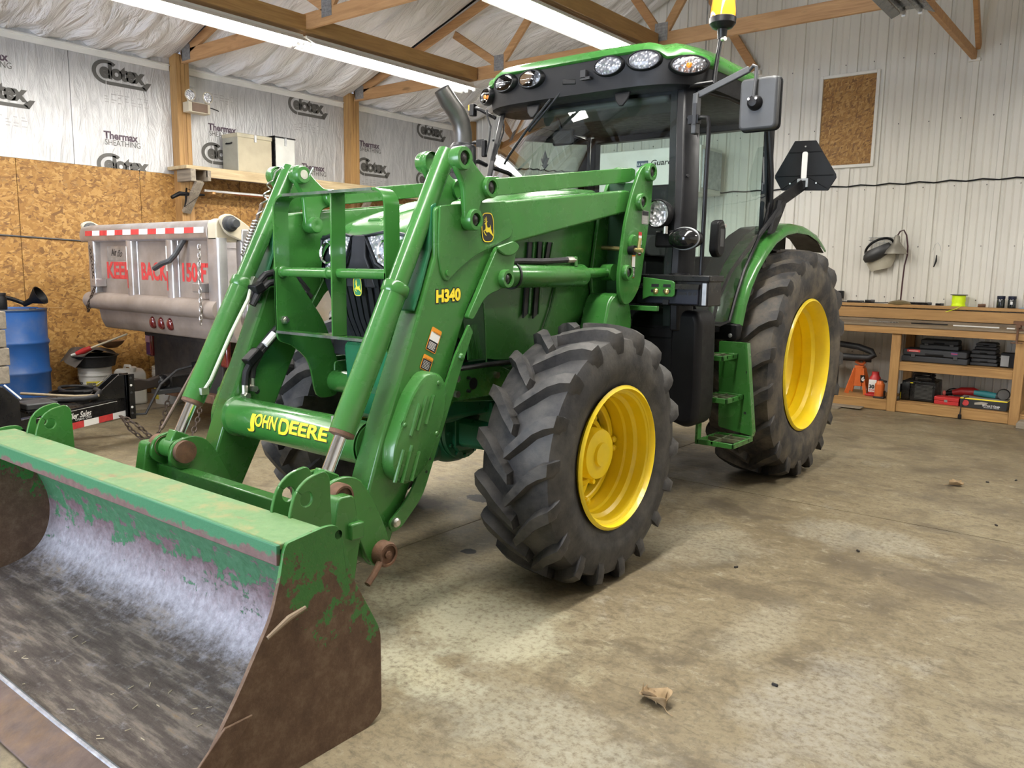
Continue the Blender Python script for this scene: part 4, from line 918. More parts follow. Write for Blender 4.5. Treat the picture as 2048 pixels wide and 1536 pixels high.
# door and side glass
def side(P, x0): return [(x0(y, z), y, z) for y, z in P]
sx = lambda y, z: .742+.05*(1-((y-1.65)/.6)**2)-.035*max(0, (z-1.9)/.55)
dP = [(1.17,2.455),(1.5,2.47),(1.9,2.465),(2.235,2.44),(2.285,2.12),(2.30,1.93),(2.18,1.77),(1.98,1.625),(1.80,1.47),(1.68,1.30),(1.60,1.15),(1.45,1.13),(1.22,1.16),(1.10,1.38),(1.08,1.65),(1.11,1.95),(1.145,2.25)]
def pane():
    m = M(); c = (sx(1.65,1.8), 1.65, 1.85); V = side(dP, sx); mid = [tuple((Vector(p)+Vector(c))/2) for p in V]
    mid = [(sx(p[1],p[2]),p[1],p[2]) for p in mid]; n = len(V)
    return m.add(V+mid+[c], [(i,(i+1)%n,(i+1)%n+n,i+n) for i in range(n)]+[(i+n,(i+1)%n+n,2*n) for i in range(n)])
X2('door_glass', pane, GLASS, ang=80)
X2('door_seal', lambda: M().tube(side(dP, sx), .011, 6, closed=True), CABK)
X2('fender_seal', lambda: M().tube([(.79,2.32,1.93),(.80,2.28,1.86),(.78,2.17,1.775),(.74,1.97,1.61),(.70,1.79,1.45),(.68,1.66,1.27),(.68,1.60,1.12)], [.02,.03,.022,.014,.012,.012,.012], 8), CABK)
X2('fender_bracket', lambda: M().prism(fillet([(2.13,1.70),(2.20,1.82),(2.33,1.94),(2.40,1.93),(2.33,1.84),(2.22,1.72)],.02), 'x', .79, .815), BLK, bev=.006)
hd = X2('door_handle', lambda: M().prism(fillet([(1.26,1.74,.02),(1.33,1.76,.03),(1.37,1.70,.02),(1.365,1.56,.03),(1.30,1.53,.03),(1.25,1.57,.02)],.02), 'x', .79, .845), BLK, bev=.012)
for s in (1,-1): tp('handle_recess', M().prism([(1.285,1.70),(1.335,1.70),(1.335,1.60),(1.29,1.60)], 'x', s*.8445, s*.8465), GREYP); tp('key_lock', M().cyl((s*.845,1.345,1.72),(s*.85,1.345,1.72),.012,12), ZINC)
X2('grab_rail', lambda: M().tube([(.76,1.045,2.275),(.82,1.03,2.285),(.862,1.015,2.275),(.873,1.01,2.24),(.874,1.0,1.90),(.872,1.0,1.40)], .0125, 10), CABK)
X2('grab_rail_bracket', lambda: M().box(.74,.80,1.02,1.06,2.255,2.30), CABK)
# rear window, cab back and inside
tp('rear_window', M().box(-.68,.68,2.335,2.341,1.55,2.43), GLASS)
m = M().box(-.72,-.67,2.28,2.36,1.2,2.47).box(.67,.72,2.28,2.36,1.2,2.47).box(-.72,.72,2.28,2.36,2.42,2.47).box(-.72,.72,2.28,2.36,1.2,1.56)
tp('rear_frame', m, CABK, bev=.01)
LIN = mat('cab_lining', (.085,.083,.078), .7, var=.1); SEAT = mat('seat_fabric', (.035,.036,.038), .8, bump=.2)
tp('roof_lining', M().box(-.70,.70,1.12,2.30,2.47,2.52), LIN, bev=.01)
tp('roof_console', M().prism([(1.14,2.47),(1.14,2.42),(1.30,2.38),(1.40,2.47)], 'x', -.55, .55), LIN, bev=.02)
tp('cab_floor', M().box(-.72,.72,.98,2.32,1.08,1.13), BLK)
tp('dash_cowl', M().loft([[(-.20,1.03,z),(.20,1.03,z),(.20*w,1.03+d,z),(-.20*w,1.03+d,z)] for z, d, w in ((1.13,.30,.8),(1.55,.22,.8),(1.74,.20,.9),(1.78,.16,.9))]), GREYP, bev=.03)
st = tp('steering_wheel', M().tube([(.19*cos(a),1.30+.19*sin(a)*.80,1.84+.19*sin(a)*.55) for a in [2*pi*i/32 for i in range(32)]], .014, 8, closed=True), BLK)
ob('spoke', M().tube([(-.18,1.30,1.84),(0,1.30,1.825),(.18,1.30,1.84)], .012, 8), BLK, st); ob('hub', M().lathe([(.05,-.03),(.05,.01),(.0005,.02)], (0,1.30,1.825), 'z', 18), BLK, st); ob('column', M().cyl((0,1.30,1.82),(0,1.16,1.5),.03,12), BLK, st)
se = tp('seat', M().prism(fillet([(1.50,1.55),(1.50,1.66),(1.58,1.69),(1.95,1.65),(2.0,1.55)],.05), 'x', -.25, .25), SEAT, bev=.05, seg=3)
ob('seat_back', M().prism(fillet([(1.93,1.62),(1.90,1.75),(1.96,1.98),(2.02,2.06),(2.08,2.04),(2.10,1.95),(2.04,1.62)],.05), 'x', -.24, .24), SEAT, se, bev=.06, seg=3)
ob('seat_base', M().box(-.18,.18,1.60,1.95,1.13,1.56), BLK, se, bev=.02); ob('seat_lever', M().cyl((.27,1.7,1.5),(.30,1.7,1.62),.01,8), BLK, se)
ob('armrest', M().box(-.36,-.27,1.50,1.95,1.78,1.84), SEAT, se, bev=.02)
tp('side_console', M().prism(fillet([(1.35,1.13),(1.40,1.60),(1.55,1.72),(2.2,1.72),(2.25,1.13)],.05), 'x', -.66, -.40), GREYP, bev=.03)
tp('sun_visor_tree', M().prism([(-.36,2.10),(-.33,2.13),(-.345,2.13),(-.325,2.17),(-.34,2.17),(-.36,2.22),(-.38,2.17),(-.395,2.17),(-.375,2.13),(-.39,2.13)], 'y', 1.20, 1.203), KPR)
mi = tp('inside_mirror', M().box(-.30,-.14,1.19,1.22,2.24,2.34), BLK, bev=.02); ob('mirror_stalk', M().cyl((-.24,1.21,2.34),(-.28,1.17,2.48),.012,8), BLK, mi)
# ---------------------------------------------------------------- cab roof
def plan(n=64):
    P = []
    for i in range(n):
        a = 2*pi*i/n; c, s_ = cos(a), sin(a); e = lambda v, q: math.copysign(abs(v)**q, v); x = .80*e(c,.42); y = e(s_,.42); P.append((x, 1.62+y*(.70 if y < 0 else .80)))
    return P
PL = plan()
def roofring(k, z, side_drop=0, dip=.035):
    R = []
    for x, y in PL:
        f = max(0, min(1, (abs(x)-.60)/.17)); zz = z-side_drop*f
        if y < 1.0: zz -= dip*exp(-((abs(x)-.625)/.045)**2)*(1 if k > .9 else .5)
        R.append((x*k, 1.62+(y-1.62)*k+.0, zz))
    return R
tp('roof_cap', M().loft([roofring(.985,2.652,.075), roofring(1.0,2.662,.07), roofring(.995,2.685,.055), roofring(.965,2.705,.05), roofring(.90,2.718,.02), roofring(.5,2.728,0), roofring(.02,2.73,0)]), GREEN, ang=50)
tp('roof_body', M().loft([roofring(.93,2.462,0,0), roofring(.965,2.478,0,0), roofring(.975,2.56,.03,0), roofring(.98,2.655,.075)]), BLK, ang=40)
tp('visor_slot', M().box(.10,.135,.905,.93,2.555,2.60).box(.10,.165,.905,.93,2.545,2.56), KPR)
def roof_lamp(x, y, z, yaw, w=.088, h=.043):
    R = Matrix.Rotation(yaw, 4, 'Z'); Tm = Matrix.Translation((x,y,z)) @ R
    def el(k, d): return [tuple(Tm @ Vector((w*k*cos(a), d, h*k*sin(a)))) for a in [2*pi*i/28 for i in range(28)]]
    l = tp('roof_lamp', M().loft([el(1.30,.03), el(1.28,.005), el(1.16,-.012), el(1.08,-.012), el(1.02,.0), el(1.0,.01)], cap=False), BLK)
    ob('lamp_reflector', M().loft([el(1.04,-.004), el(.85,.012), el(.45,.022), el(.02,.024)]), LENS, l)
    ob('lens', M().loft([el(1.02,-.008), el(.8,-.014), el(.4,-.017), el(.02,-.018)]), CLEAR, l)
    return l
for s in (1,-1):
    roof_lamp(s*.278,.925,2.605,s*.05,.080,.045); roof_lamp(s*.497,.942,2.610,s*.22,.082,.045); l = roof_lamp(s*.728,1.035,2.572,s*.55,.088,.042)
    ob('amber_bulb', M().ell((s*.728-.0,1.03,2.568), (.018,.012,.016), 12, 8), AMBER, l)
# wiper
wi = tp('wiper', M().tube([(-.03,.955,2.545),(-.10,.945,2.47),(-.30,.945,2.30)], .008, 8), BLK)
ob('wiper_blade', M().tube([(-.13,.935,2.47),(-.30,.928,2.31),(-.46,.945,2.16),(-.50,.955,2.115)], .0085, 6), BLK, wi); ob('wiper_motor', M().bx((-.0,.955,2.555), (.10,.04,.035), (0,.1,0)), BLK, wi, bev=.008)
ob('wiper_rail', M().bx((.08,.945,2.56), (.07,.01,.008), (0,-.12,0)), ZINC, wi)
# beacon
be = tp('beacon', M().tube([(.80,1.20,2.49),(.80,1.21,2.56),(.805,1.225,2.66),(.815,1.24,2.79)], [.016,.013,.012,.013], 12), CABK)
ob('beacon_socket', M().lathe([(.024,0),(.028,.05),(.034,.06)], (.815,1.24,2.735), 'z', 18), CABK, be)
ob('beacon_base', M().lathe([(.03,0),(.055,.008),(.072,.03),(.073,.06),(.066,.065)], (.815,1.24,2.785), 'z', 28), CABK, be)
ob('beacon_dome', M().lathe([(.068,0),(.069,.03),(.062,.09),(.045,.125),(.02,.142),(.0005,.145)], (.815,1.24,2.846), 'z', 28), AMBER, be)
ob('wing_screw', M().cyl((.83,1.215,2.725),(.85,1.205,2.725),.012,12), ZINC, be)
ob('beacon_bracket', M().tube([(.70,1.10,2.475),(.74,1.14,2.485),(.80,1.20,2.50)], .012, 8), CABK, be)
# mirrors
def mirror(s):
    a = tp('mirror_arm', M().beam((s*.765,1.05,2.40),(s*1.05,1.09,2.515),.022,.035), GREYP, bev=.005)
    ob('arm_bracket', M().beam((s*.775,1.045,2.20),(s*.775,1.05,2.415),.03,.05,(0,1,0)), GREYP, a, bev=.006); ob('bracket_slot', M().box(s*.775-.004,s*.775+.016,1.014,1.018,2.25,2.36), KPR, a)
    ob('mirror_rod', M().tube([(s*1.045,1.09,2.505),(s*1.075,1.08,2.528),(s*1.095,1.07,2.515),(s*1.10,1.06,2.47),(s*1.098,1.045,2.345)], .0095, 10), GREYP, a)
    h = tp('mirror_head', M().prism(rrect(s*1.11-.102,s*1.11+.102,2.20,2.465,.028), 'y', 1.075, 1.135), GREYP, bev=.014, seg=3)
    ob('mirror_shell_rim', M().prism(rrect(s*1.11-.108,s*1.11+.108,2.195,2.47,.03), 'y', 1.12, 1.14), BLK, h, bev=.006)
    ob('ball_joint', M().lathe([(.0005,-.03),(.022,-.028),(.036,-.012),(.042,.03)], (s*1.098,1.06,2.335), 'y', 20), BLK, h); ob('mirror_glass', M().box(s*1.11-.095,s*1.11+.095,1.14,1.144,2.205,2.46), CHROME, h)
    for d in (-.02,.02): ob('clamp_screw', M().cyl((s*1.098+d,1.028,2.35),(s*1.098+d,1.034,2.35),.007,8), ZINC, h)
mirror(1)
# right-hand side: folded mirror stub, small lamp and cable
tp('stub_bracket', M().tube([(-.70,1.10,2.44),(-.80,1.06,2.50),(-.845,1.05,2.515)], .012, 8), CABK); tp('side_marker', M().box(-.875,-.835,1.03,1.07,2.46,2.54), CABK, bev=.006); tp('side_marker_lens', M().box(-.885,-.872,1.035,1.065,2.50,2.535), AMBER)
tp('pillar_cable', M().tube([(-.74,1.06,2.49),(-.72,1.04,2.44),(-.69,1.04,2.38),(-.70,1.035,2.28),(-.72,1.03,2.2)], .006, 6), RUB)
tp('pillar_clip', M().bx((-.735,1.03,2.24),(.03,.03,.11)), BLK, bev=.006)
tp('stack_rail', M().tube([(-.71,1.02,2.13),(-.68,.90,2.14),(-.66,.80,2.12),(-.655,.76,2.06),(-.655,.75,1.9)], .015, 10), CABK)
# front work lamp and turn signal on the left pillar
wlp = tp('work_lamp', M().lathe([(.0005,.085),(.05,.08),(.074,.05),(.080,.0),(.076,-.012),(.071,-.010)], (.640,.905,1.768), 'y', 30), BLK)
ob('lamp_reflector', M().lathe([(.0005,.02),(.045,.012),(.072,-.006)], (.640,.905,1.768), 'y', 26), LENS, wlp); ob('lens', M().lathe([(.072,-.008),(.05,-.016),(.0005,-.020)], (.640,.905,1.768), 'y', 26), CLEAR, wlp); ob('lamp_foot', M().cyl((.68,.93,1.70),(.68,.93,1.66),.014,10), ZINC, wlp)
ts = tp('turn_signal', M().ell((.79,.93,1.632), (.088,.055,.058), 24, 14), mat('gloss_black', (.008,.008,.009), .12, cw=.6)); ob('signal_rim', M().tube([(.79+.087*cos(a),.945+.0*a,1.632+.058*sin(a)) for a in [2*pi*i/30 for i in range(30)]], .006, 6, closed=True), GALV, ts); ob('signal_body', M().ell((.80,.97,1.632), (.086,.06,.057), 20, 12), BLK, ts)
ob('signal_bracket', M().box(.60,.76,.955,.985,1.585,1.68), BLK, ts, bev=.012)
# exhaust stack
ex = tp('exhaust_can', M().lathe([(.07,1.62),(.083,1.66),(.083,2.13),(.078,2.145),(.070,2.15),(.066,2.16)], (-.62,.69,.06), 'z', 28), mat('stack_black', (.02,.02,.022), .4, .3))
m = M()
for i in range(26):
    a = 2*pi*i/26; m.bx((-.62+.0835*cos(a),.69+.0835*sin(a),2.06), (.008,.004,.05), (0,0,a+pi/2))
ob('louvre_slots', m, KPR, ex, kind='stuff')
pt = [(-.62,.69,2.19),(-.62,.69,2.28),(-.622,.675,2.34),(-.63,.64,2.40),(-.645,.585,2.46),(-.66,.54,2.525)]
ob('exhaust_pipe', M().tube(pt, [.057,.057,.057,.057,.056,.050], 20, caps=False), mat('stack_grey', (.11,.105,.10), .38, .7), ex); ob('pipe_mouth', M().tube(pt[3:-1]+[(-.657,.55,2.51)], .05, 16), KPR, ex)
# slow-moving-vehicle sign, seen from behind
sv = tp('rear_sign', M().prism([(.735,2.38),(.885,2.372),(1.035,2.135),(1.04,2.11),(.99,2.025),(.66,2.04),(.605,2.13),(.605,2.15)], 'y', 2.70, 2.708), BLK, bev=.003)
ob('sign_strip', M().prism(rrect(.797,.835,2.11,2.30,.015), 'y', 2.692, 2.698), WHT, sv); ob('sign_bracket', M().box(.775,.85,2.685,2.70,2.055,2.115), GALV, sv); ob('bracket_cover', M().box(.79,.835,2.683,2.69,2.04,2.10), BLK, sv)
ob('sign_arm', M().beam((.815,2.69,2.07),(.70,2.42,1.90),.012,.08), BLKM, sv, bev=.003); ob('sign_arm_foot', M().beam((.70,2.43,1.93),(.74,2.33,1.82),.02,.06), BLKM, sv)
for x, z in ((.815,2.335),(.72,2.085),(.905,2.08)): ob('rivet', M().cyl((x,2.694,z),(x,2.70,z),.006,8), ZINC, sv)
for a, b_ in (((.62,2.14),(1.02,2.13)),((.70,2.30),(.93,2.295)),((.66,2.05),(.79,2.13)),((.98,2.04),(.84,2.13))): ob('sign_rib', M().tube([(a[0],2.699,a[1]),(b_[0],2.699,b_[1])], .003, 6), BLK, sv)
# ================================================================ LOADER BUCKET
def bucketmat(name, kind):
    n = N(name); s = n.sep(); z = s[2]; w = n.noise(7, 9, .7, None, .4); w2 = n.noise(34, 6, .7); f = n.noise(120, 4, .6); st = n.noise(9, 7, .65, n.map((.5,3,2), rot=(.3,.5,.2)))
    gr = n.ramp(w2, (.3, (.030,.155,.03)), (.7, (.045,.19,.035))); rust = n.ramp(n.noise(14, 9, .75), (.3, (.075,.042,.026)), (.5, (.13,.078,.047)), (.72, (.21,.145,.095)))
    if kind == 'side':
        h = n.math('ADD', n.math('ADD', n.math('MULTIPLY', z, 2.2), n.math('MULTIPLY', n.math('ADD', s[1], 1.68), 1.5)), n.math('ADD', n.math('MULTIPLY', n.math('SUBTRACT', w, .5), 2.0), n.math('MULTIPLY', n.math('SUBTRACT', n.noise(24, 8, .7, None, .5), .5), 1.3)))
        c = n.mix(n.ramp(h, (.99, 0), (1.03, 1)), rust, gr); c = n.mix(n.ramp(f, (.6, 0), (.72, .35)), c, (.20,.13,.08)); r = n.ramp(h, (.98, .8), (1.05, .4)); m = 0
    elif kind == 'top':
        c = n.mix(n.ramp(w, (.5, 0), (.62, .75)), n.ramp(w2, (.3, (.095,.20,.07)), (.7, (.14,.25,.10))), (.24,.22,.085)); c = n.mix(n.ramp(st, (.62, 0), (.72, .8)), c, (.20,.12,.05)); r = .6; m = 0
    elif kind == 'lip':
        c = n.mix(n.ramp(n.math('ADD', n.math('MULTIPLY', z, -7), n.math('ADD', w, 4.45)), (.38, 0), (.44, 1)), (.03,.16,.07), n.ramp(w2, (.3, (.10,.06,.055)), (.7, (.17,.10,.09)))); r = .5; m = 0
    elif kind == 'shell':
        peel = n.math('ADD', n.math('MULTIPLY', n.math('SUBTRACT', z, .35), .9), n.math('ADD', n.math('MULTIPLY', st, .6), n.math('MULTIPLY', n.noise(17, 9, .74, n.map((1,1,.6)), .6), .70)))
        steel = n.ramp(w2, (.3, (.24,.228,.24)), (.7, (.46,.44,.47))); rs = n.ramp(w2, (.3, (.13,.085,.09)), (.7, (.23,.155,.165)))
        hh = n.math('ADD', z, n.math('ADD', n.math('MULTIPLY', n.math('SUBTRACT', w, .5), .16), n.math('MULTIPLY', n.math('SUBTRACT', n.noise(40, 8, .75), .5), .22)))
        c = n.mix(n.ramp(hh, (.16, 0), (.34, 1)), steel, rs); c = n.mix(n.ramp(peel, (.635, 0), (.65, .95)), c, n.ramp(w2, (.3, (.035,.15,.06)), (.7, (.08,.24,.12))))
        c = n.mix(n.ramp(hh, (.055, 1), (.13, 0)), c, n.ramp(st, (.32, (.062,.048,.042)), (.5, (.12,.096,.082)), (.62, (.25,.21,.175)), (.75, (.32,.22,.12))))
        r = n.ramp(hh, (.1, .62), (.3, .5)); m = .35; n.bump(n.math('ADD', n.math('MULTIPLY', w2, .6), n.ramp(peel, (.62, 0), (.66, .5))), .6, .008)
    n.set(c=c, r=r, m=m)
    if kind != 'shell': n.bump(w2, .4, .005)
    return n.m
BK = thing('loader_bucket', 'worn green and rust-brown loader bucket resting on the floor', 'bucket', (-.11,-1.75,0))
XB0, XB1 = -1.235, 1.015
inn = [(-1.86,.655),(-1.80,.635),(-1.71,.575),(-1.63,.475),(-1.585,.36),(-1.58,.25),(-1.61,.155),(-1.67,.09),(-1.76,.055),(-1.90,.042),(-2.22,.035)]
outr = [(-2.22,.018),(-1.90,.024),(-1.745,.036),(-1.655,.072),(-1.595,.145),(-1.563,.25),(-1.568,.365),(-1.614,.483),(-1.70,.588),(-1.795,.65),(-1.86,.67)]
def smoothpath(p, k=4):
    out = []
    for i in range(len(p)-1):
        p0 = p[max(i-1,0)]; p1 = p[i]; p2 = p[i+1]; p3 = p[min(i+2,len(p)-1)]
        for j in range(k):
            t = j/k; out.append(tuple(.5*((2*p1[a])+(-p0[a]+p2[a])*t+(2*p0[a]-5*p1[a]+4*p2[a]-p3[a])*t*t+(-p0[a]+3*p1[a]-3*p2[a]+p3[a])*t**3) for a in (0,1)))
    return out+[p[-1]]
SH = bucketmat('bucket_shell', 'shell'); BS = bucketmat('bucket_side', 'side')
ob('bucket_shell', M().prism(smoothpath(inn)+smoothpath(outr), 'x', XB0+.006, XB1-.006), SH, BK, ang=50)
sidep = [(-1.865,.672,.01),(-1.855,.69,.02),(-1.72,.705,.02),(-1.675,.70,.02),(-1.655,.655,.02),(-1.62,.52,.03),(-1.555,.40,.04),(-1.507,.308,.03),(-1.506,.03,.02),(-1.56,.0,.02),(-2.30,.0,.01),(-2.30,.03,.01),(-2.128,.161,.02),(-2.018,.318,.03),(-1.911,.492,.04),(-1.88,.597,.02)]
for x0, x1 in ((XB1-.014,XB1),(XB0,XB0+.014)):
    ob('side_plate', M().prism(hole(fillet(sidep,.02), (-1.672,.668,.013)), 'x', x0, x1), BS, BK, bev=.003, seg=2)
ob('side_wear_strip', M().prism([(-2.30,.0),(-2.30,.03),(-2.07,.24),(-1.985,.24),(-2.20,.0)], 'x', XB1-.001, XB1+.007), BS, BK, bev=.002)
ob('weld_scar', M().tube([(XB1+.003,-1.93,.44),(XB1+.006,-1.86,.475),(XB1+.003,-1.80,.485)], [.006,.009,.006], 8), mat('bare_weld', (.25,.19,.13), .6, .3), BK)
ob('top_flange', M().box(XB0,XB1-.012,-1.87,-1.70,.672,.690), bucketmat('bucket_top', 'top'), BK, bev=.004)
ob('top_lip', M().box(XB0+.01,XB1-.012,-1.882,-1.868,.628,.688), bucketmat('bucket_lip', 'lip'), BK, bev=.003)
ob('back_brace', M().prism([(-1.70,.672),(-1.70,.60),(-1.62,.50),(-1.60,.52),(-1.67,.672)], 'x', XB0+.01, XB1-.014), GREEN, BK)
CE = bucketmat('cutting_edge', 'shell')
ob('cutting_edge', M().prism([(-2.19,.044),(-2.22,.046),(-2.33,.012),(-2.33,.004),(-2.19,.004)], 'x', XB0, XB1), mat('edge_steel', (.14,.10,.085), .6, .4, .3, 12, .3, dirt=(.25,.15,.07), da=.6), BK, bev=.002)
ob('edge_weld', M().tube([(XB0+.02,-2.20,.043),(-.4,-2.197,.045),(.3,-2.203,.044),(XB1-.02,-2.198,.043)], .009, 8), mat('bright_weld', (.42,.43,.46), .35, .8, .3, 30, .4), BK)
lugp = fillet([(-1.715,.60),(-1.712,.70,.02),(-1.69,.765,.03),(-1.645,.802,.03),(-1.575,.815,.03),(-1.555,.79,.02),(-1.55,.60),(-1.50,.40,.02),(-1.56,.40,.02),(-1.60,.55)],.01)
for xs in ((.735,.748),(.825,.838),(-1.075,-1.062),(-.985,-.972)):
    ob('hook_lug', M().prism(hole(lugp, (-1.648,.737,.024)), 'x', *xs), GREEN, BK, bev=.002, seg=1)
for i in range(26):
    x = random.uniform(-.3,.9); y = random.uniform(-2.18,-1.85)
    ob('straw_fleck', M().bx((x,y,.044), (random.uniform(.006,.028),.002,.002), (0,0,random.uniform(0,3))), mat('straw', (.55,.48,.33), .8) if i == 0 else bpy.data.materials['straw'], BK)
BK.rotation_euler.z = radians(.8)
# ================================================================ DUMP TRUCK (tailgate towards the door)
def chain(path, pitch, w, wire, n=8):
    """chain of real oval links along a polyline"""
    P = [Vector(p) for p in path]; L = [0]
    for a, b in zip(P, P[1:]): L.append(L[-1]+(b-a).length)
    def at(s):
        for i in range(len(P)-1):
            if s <= L[i+1] or i == len(P)-2: return P[i].lerp(P[i+1], (s-L[i])/max(1e-6, L[i+1]-L[i])), (P[i+1]-P[i]).normalized()
    m = M(); k = int(L[-1]/pitch)
    for i in range(k):
        c, d = at((i+.5)*pitch); a = d.orthogonal().normalized(); a = Matrix.Rotation(pi/2*(i % 2)+.3, 3, d) @ a
        hl = pitch*.62; ring = []
        for j in range(n):
            t = 2*pi*j/n; ring.append(c+d*hl*cos(t)+a*w*sin(t))
        m.tube(ring, wire, 5, closed=True)
    return m
TR = thing('dump_truck', 'dump truck with dusty aluminium bed, red KEEP BACK lettering on its tailgate', 'truck', (-3.8,2.0,0))
yt = .30
tg = ob('tailgate', M().box(-4.74,-2.86,yt,yt+.03,1.10,1.66), ALUD, TR, bev=.003)
ob('top_rail', M().prism(fillet([(yt-.06,1.635),(yt-.07,1.70),(yt-.05,1.765),(yt,1.79),(yt+.06,1.78),(yt+.07,1.70),(yt+.05,1.635)],.02), 'x', -4.955, -2.81), ALU, TR, bev=.003)
for i in range(14):
    x0 = -4.83+i*.142; flat([(0,0),(.142,0),(.142,.044),(0,.044)], 'reflective_tape', tg, RPR if i % 2 == 0 else WHT, (x0,yt-.0725,1.688), (1,0,0), (0,.06,.998))
for x in (-4.068,-3.404):
    r_ = ob('tailgate_rib', M().prism(fillet([(x-.055,yt),(x-.052,yt-.05),(x-.01,yt-.062),(x+.045,yt-.05),(x+.055,yt)],.012), 'z', 1.14, 1.64), ALU, TR, bev=.003)
    flat([(0,0),(.035,0),(.035,.155),(0,.155)], 'reflective_tape', tg, RPR, (x-.050,yt-.0515,1.235), (1,-.27,0), (0,0,1)); flat([(0,0),(.035,0),(.035,.20),(0,.20)], 'reflective_tape', tg, WHT, (x-.050,yt-.0515,1.392), (1,-.27,0), (0,0,1))
    ob('weld_seam', M().tube([(x+.058,yt-.004,1.66),(x+.058,yt-.004,1.14)], .006, 6), ALU, TR)
for x0, x1 in ((-4.835,-4.70),(-2.845,-2.665)): ob('corner_post', M().prism(fillet([(x0,yt+.02),(x0+.01,yt-.06),(x1-.01,yt-.06),(x1,yt+.02)],.025), 'z', 1.05, 1.65), ALU, TR, bev=.003)
ob('lower_pipe', M().cyl((-4.90,yt-.02,1.105),(-2.72,yt-.02,1.105),.078,24), ALUD, TR)
ob('apron', M().prism(fillet([(yt-.02,1.06),(yt+.06,1.06),(yt+.10,.87),(yt+.04,.85),(yt,.93)],.02), 'x', -4.76, -2.60), ALUD, TR, bev=.003)
for x in (-3.80,-3.66,-3.515): ob('marker_lamp', M().ell((x,yt+.0,.955), (.042,.035,.055), 16, 10), REDL, TR)
for t_, x, w_, mt in (('KEEP',-4.59,.43,RPR),('BACK',-3.965,.43,RPR),('150 FT',-3.30,.455,RPR)): text(t_, 'tailgate_lettering', tg, mt, (x,yt-.002,1.318), (1,0,0), (0,0,1), .195, off=.008, fit=w_)
pl = flat([(0,0),(.36,0),(.36,.125),(0,.125)], 'maker_plate', tg, GALV, (-4.57,yt-.002,1.47), (1,0,0), (0,0,1)); text('Air', 'maker_plate_word', tg, KPR, (-4.49,yt-.003,1.515), (1,0,0), (0,0,1), .085, off=.002, fit=.10); text('flo', 'maker_plate_word', tg, KPR, (-4.385,yt-.003,1.505), (1,0,0), (0,0,1), .085, shear=.5, fit=.10)
hb = ob('release_handle', M().tube([(-3.20,yt-.03,1.64),(-3.24,yt-.09,1.52),(-3.27,yt-.12,1.475),(-3.36,yt-.14,1.45),(-3.46,yt-.15,1.41)], .021, 8), GREYP, TR)
CH = mat('rusty_chain', (.10,.075,.058), .6, .6, .3, 30); CHB = mat('bright_chain', (.40,.38,.36), .4, .9, .2, 30)
ob('tailgate_chain', chain([(-4.73,yt-.08,1.60),(-4.70,yt-.08,1.42),(-4.66,yt-.09,1.25),(-4.66,yt-.09,1.22),(-4.80,yt-.10,1.06),(-4.88,yt-.06,1.0),(-4.86,yt,1.12),(-4.80,yt,1.30)], .034, .011, .0045), CH, TR)
ob('tailgate_chain', chain([(-2.90,yt-.08,1.60),(-2.875,yt-.10,1.40),(-2.86,yt-.11,1.15),(-2.87,yt-.11,.98)], .034, .011, .0045), CHB, TR)
for x in (-4.66,-2.93): ob('chain_bracket', M().box(x-.06,x+.05,yt-.10,yt,1.235,1.305), ALU, TR, bev=.006)
# hinge arms and bed
def hinge(s, x):
    a = ob('hinge_arm', M().prism(fillet([(yt-.06,1.80,.05),(yt+.02,1.835,.05),(yt+.10,1.80,.03),(yt+.45,1.58,.03),(yt+.42,1.52,.03),(yt+.0,1.68,.04)],.03), 'x', x-.02, x+.02), BEIGE, TR, bev=.006)
    ob('hinge_pin', M().lathe([(.06,.02),(.06,.045),(.045,.05),(.045,.08),(.03,.085),(.03,.12),(.0005,.12)], (x,yt+.02,1.755), 'x', 16), GREYP, a)
hinge(1,-2.66); hinge(-1,-4.95)
ob('rail_end_block', M().prism(fillet([(yt-.06,1.62),(yt-.06,1.77),(yt+.0,1.80),(yt+.12,1.76),(yt+.12,1.62)],.02), 'x', -2.81, -2.69), BEIGE, TR, bev=.008)
for x0, x1 in ((-4.95,-4.88),(-2.72,-2.65)):
    b_ = ob('bed_side', M().box(x0,x1,yt+.12,3.0,.98,1.66), ALU, TR, bev=.006); ob('bed_top_rail', M().box(x0-.02,x1+.02,yt+.12,3.0,1.62,1.72), ALU, b_, bev=.01)
    for k in range(6): ob('side_rib', M().box(x1-.005 if x0 > -4 else x0-.045, x1+.045 if x0 > -4 else x0+.005, yt+.13+k*.5, yt+.22+k*.5, .98, 1.64), ALU, b_, bev=.01)
ob('bed_floor', M().box(-4.9,-2.7,yt+.1,3.0,.93,1.0), ALU, TR); ob('bed_front', M().box(-4.9,-2.7,2.95,3.0,1.0,1.70), ALU, TR)
am = ob('side_marker', M().prism(rrect(yt+.27,yt+.37,1.45,1.65,.03), 'x', -2.62, -2.585), BLK, TR, bev=.006)
for k in range(6): ob('amber_led', M().box(-2.587,-2.578,yt+.285,yt+.355,1.468+k*.028,1.49+k*.028), AMBER, am)
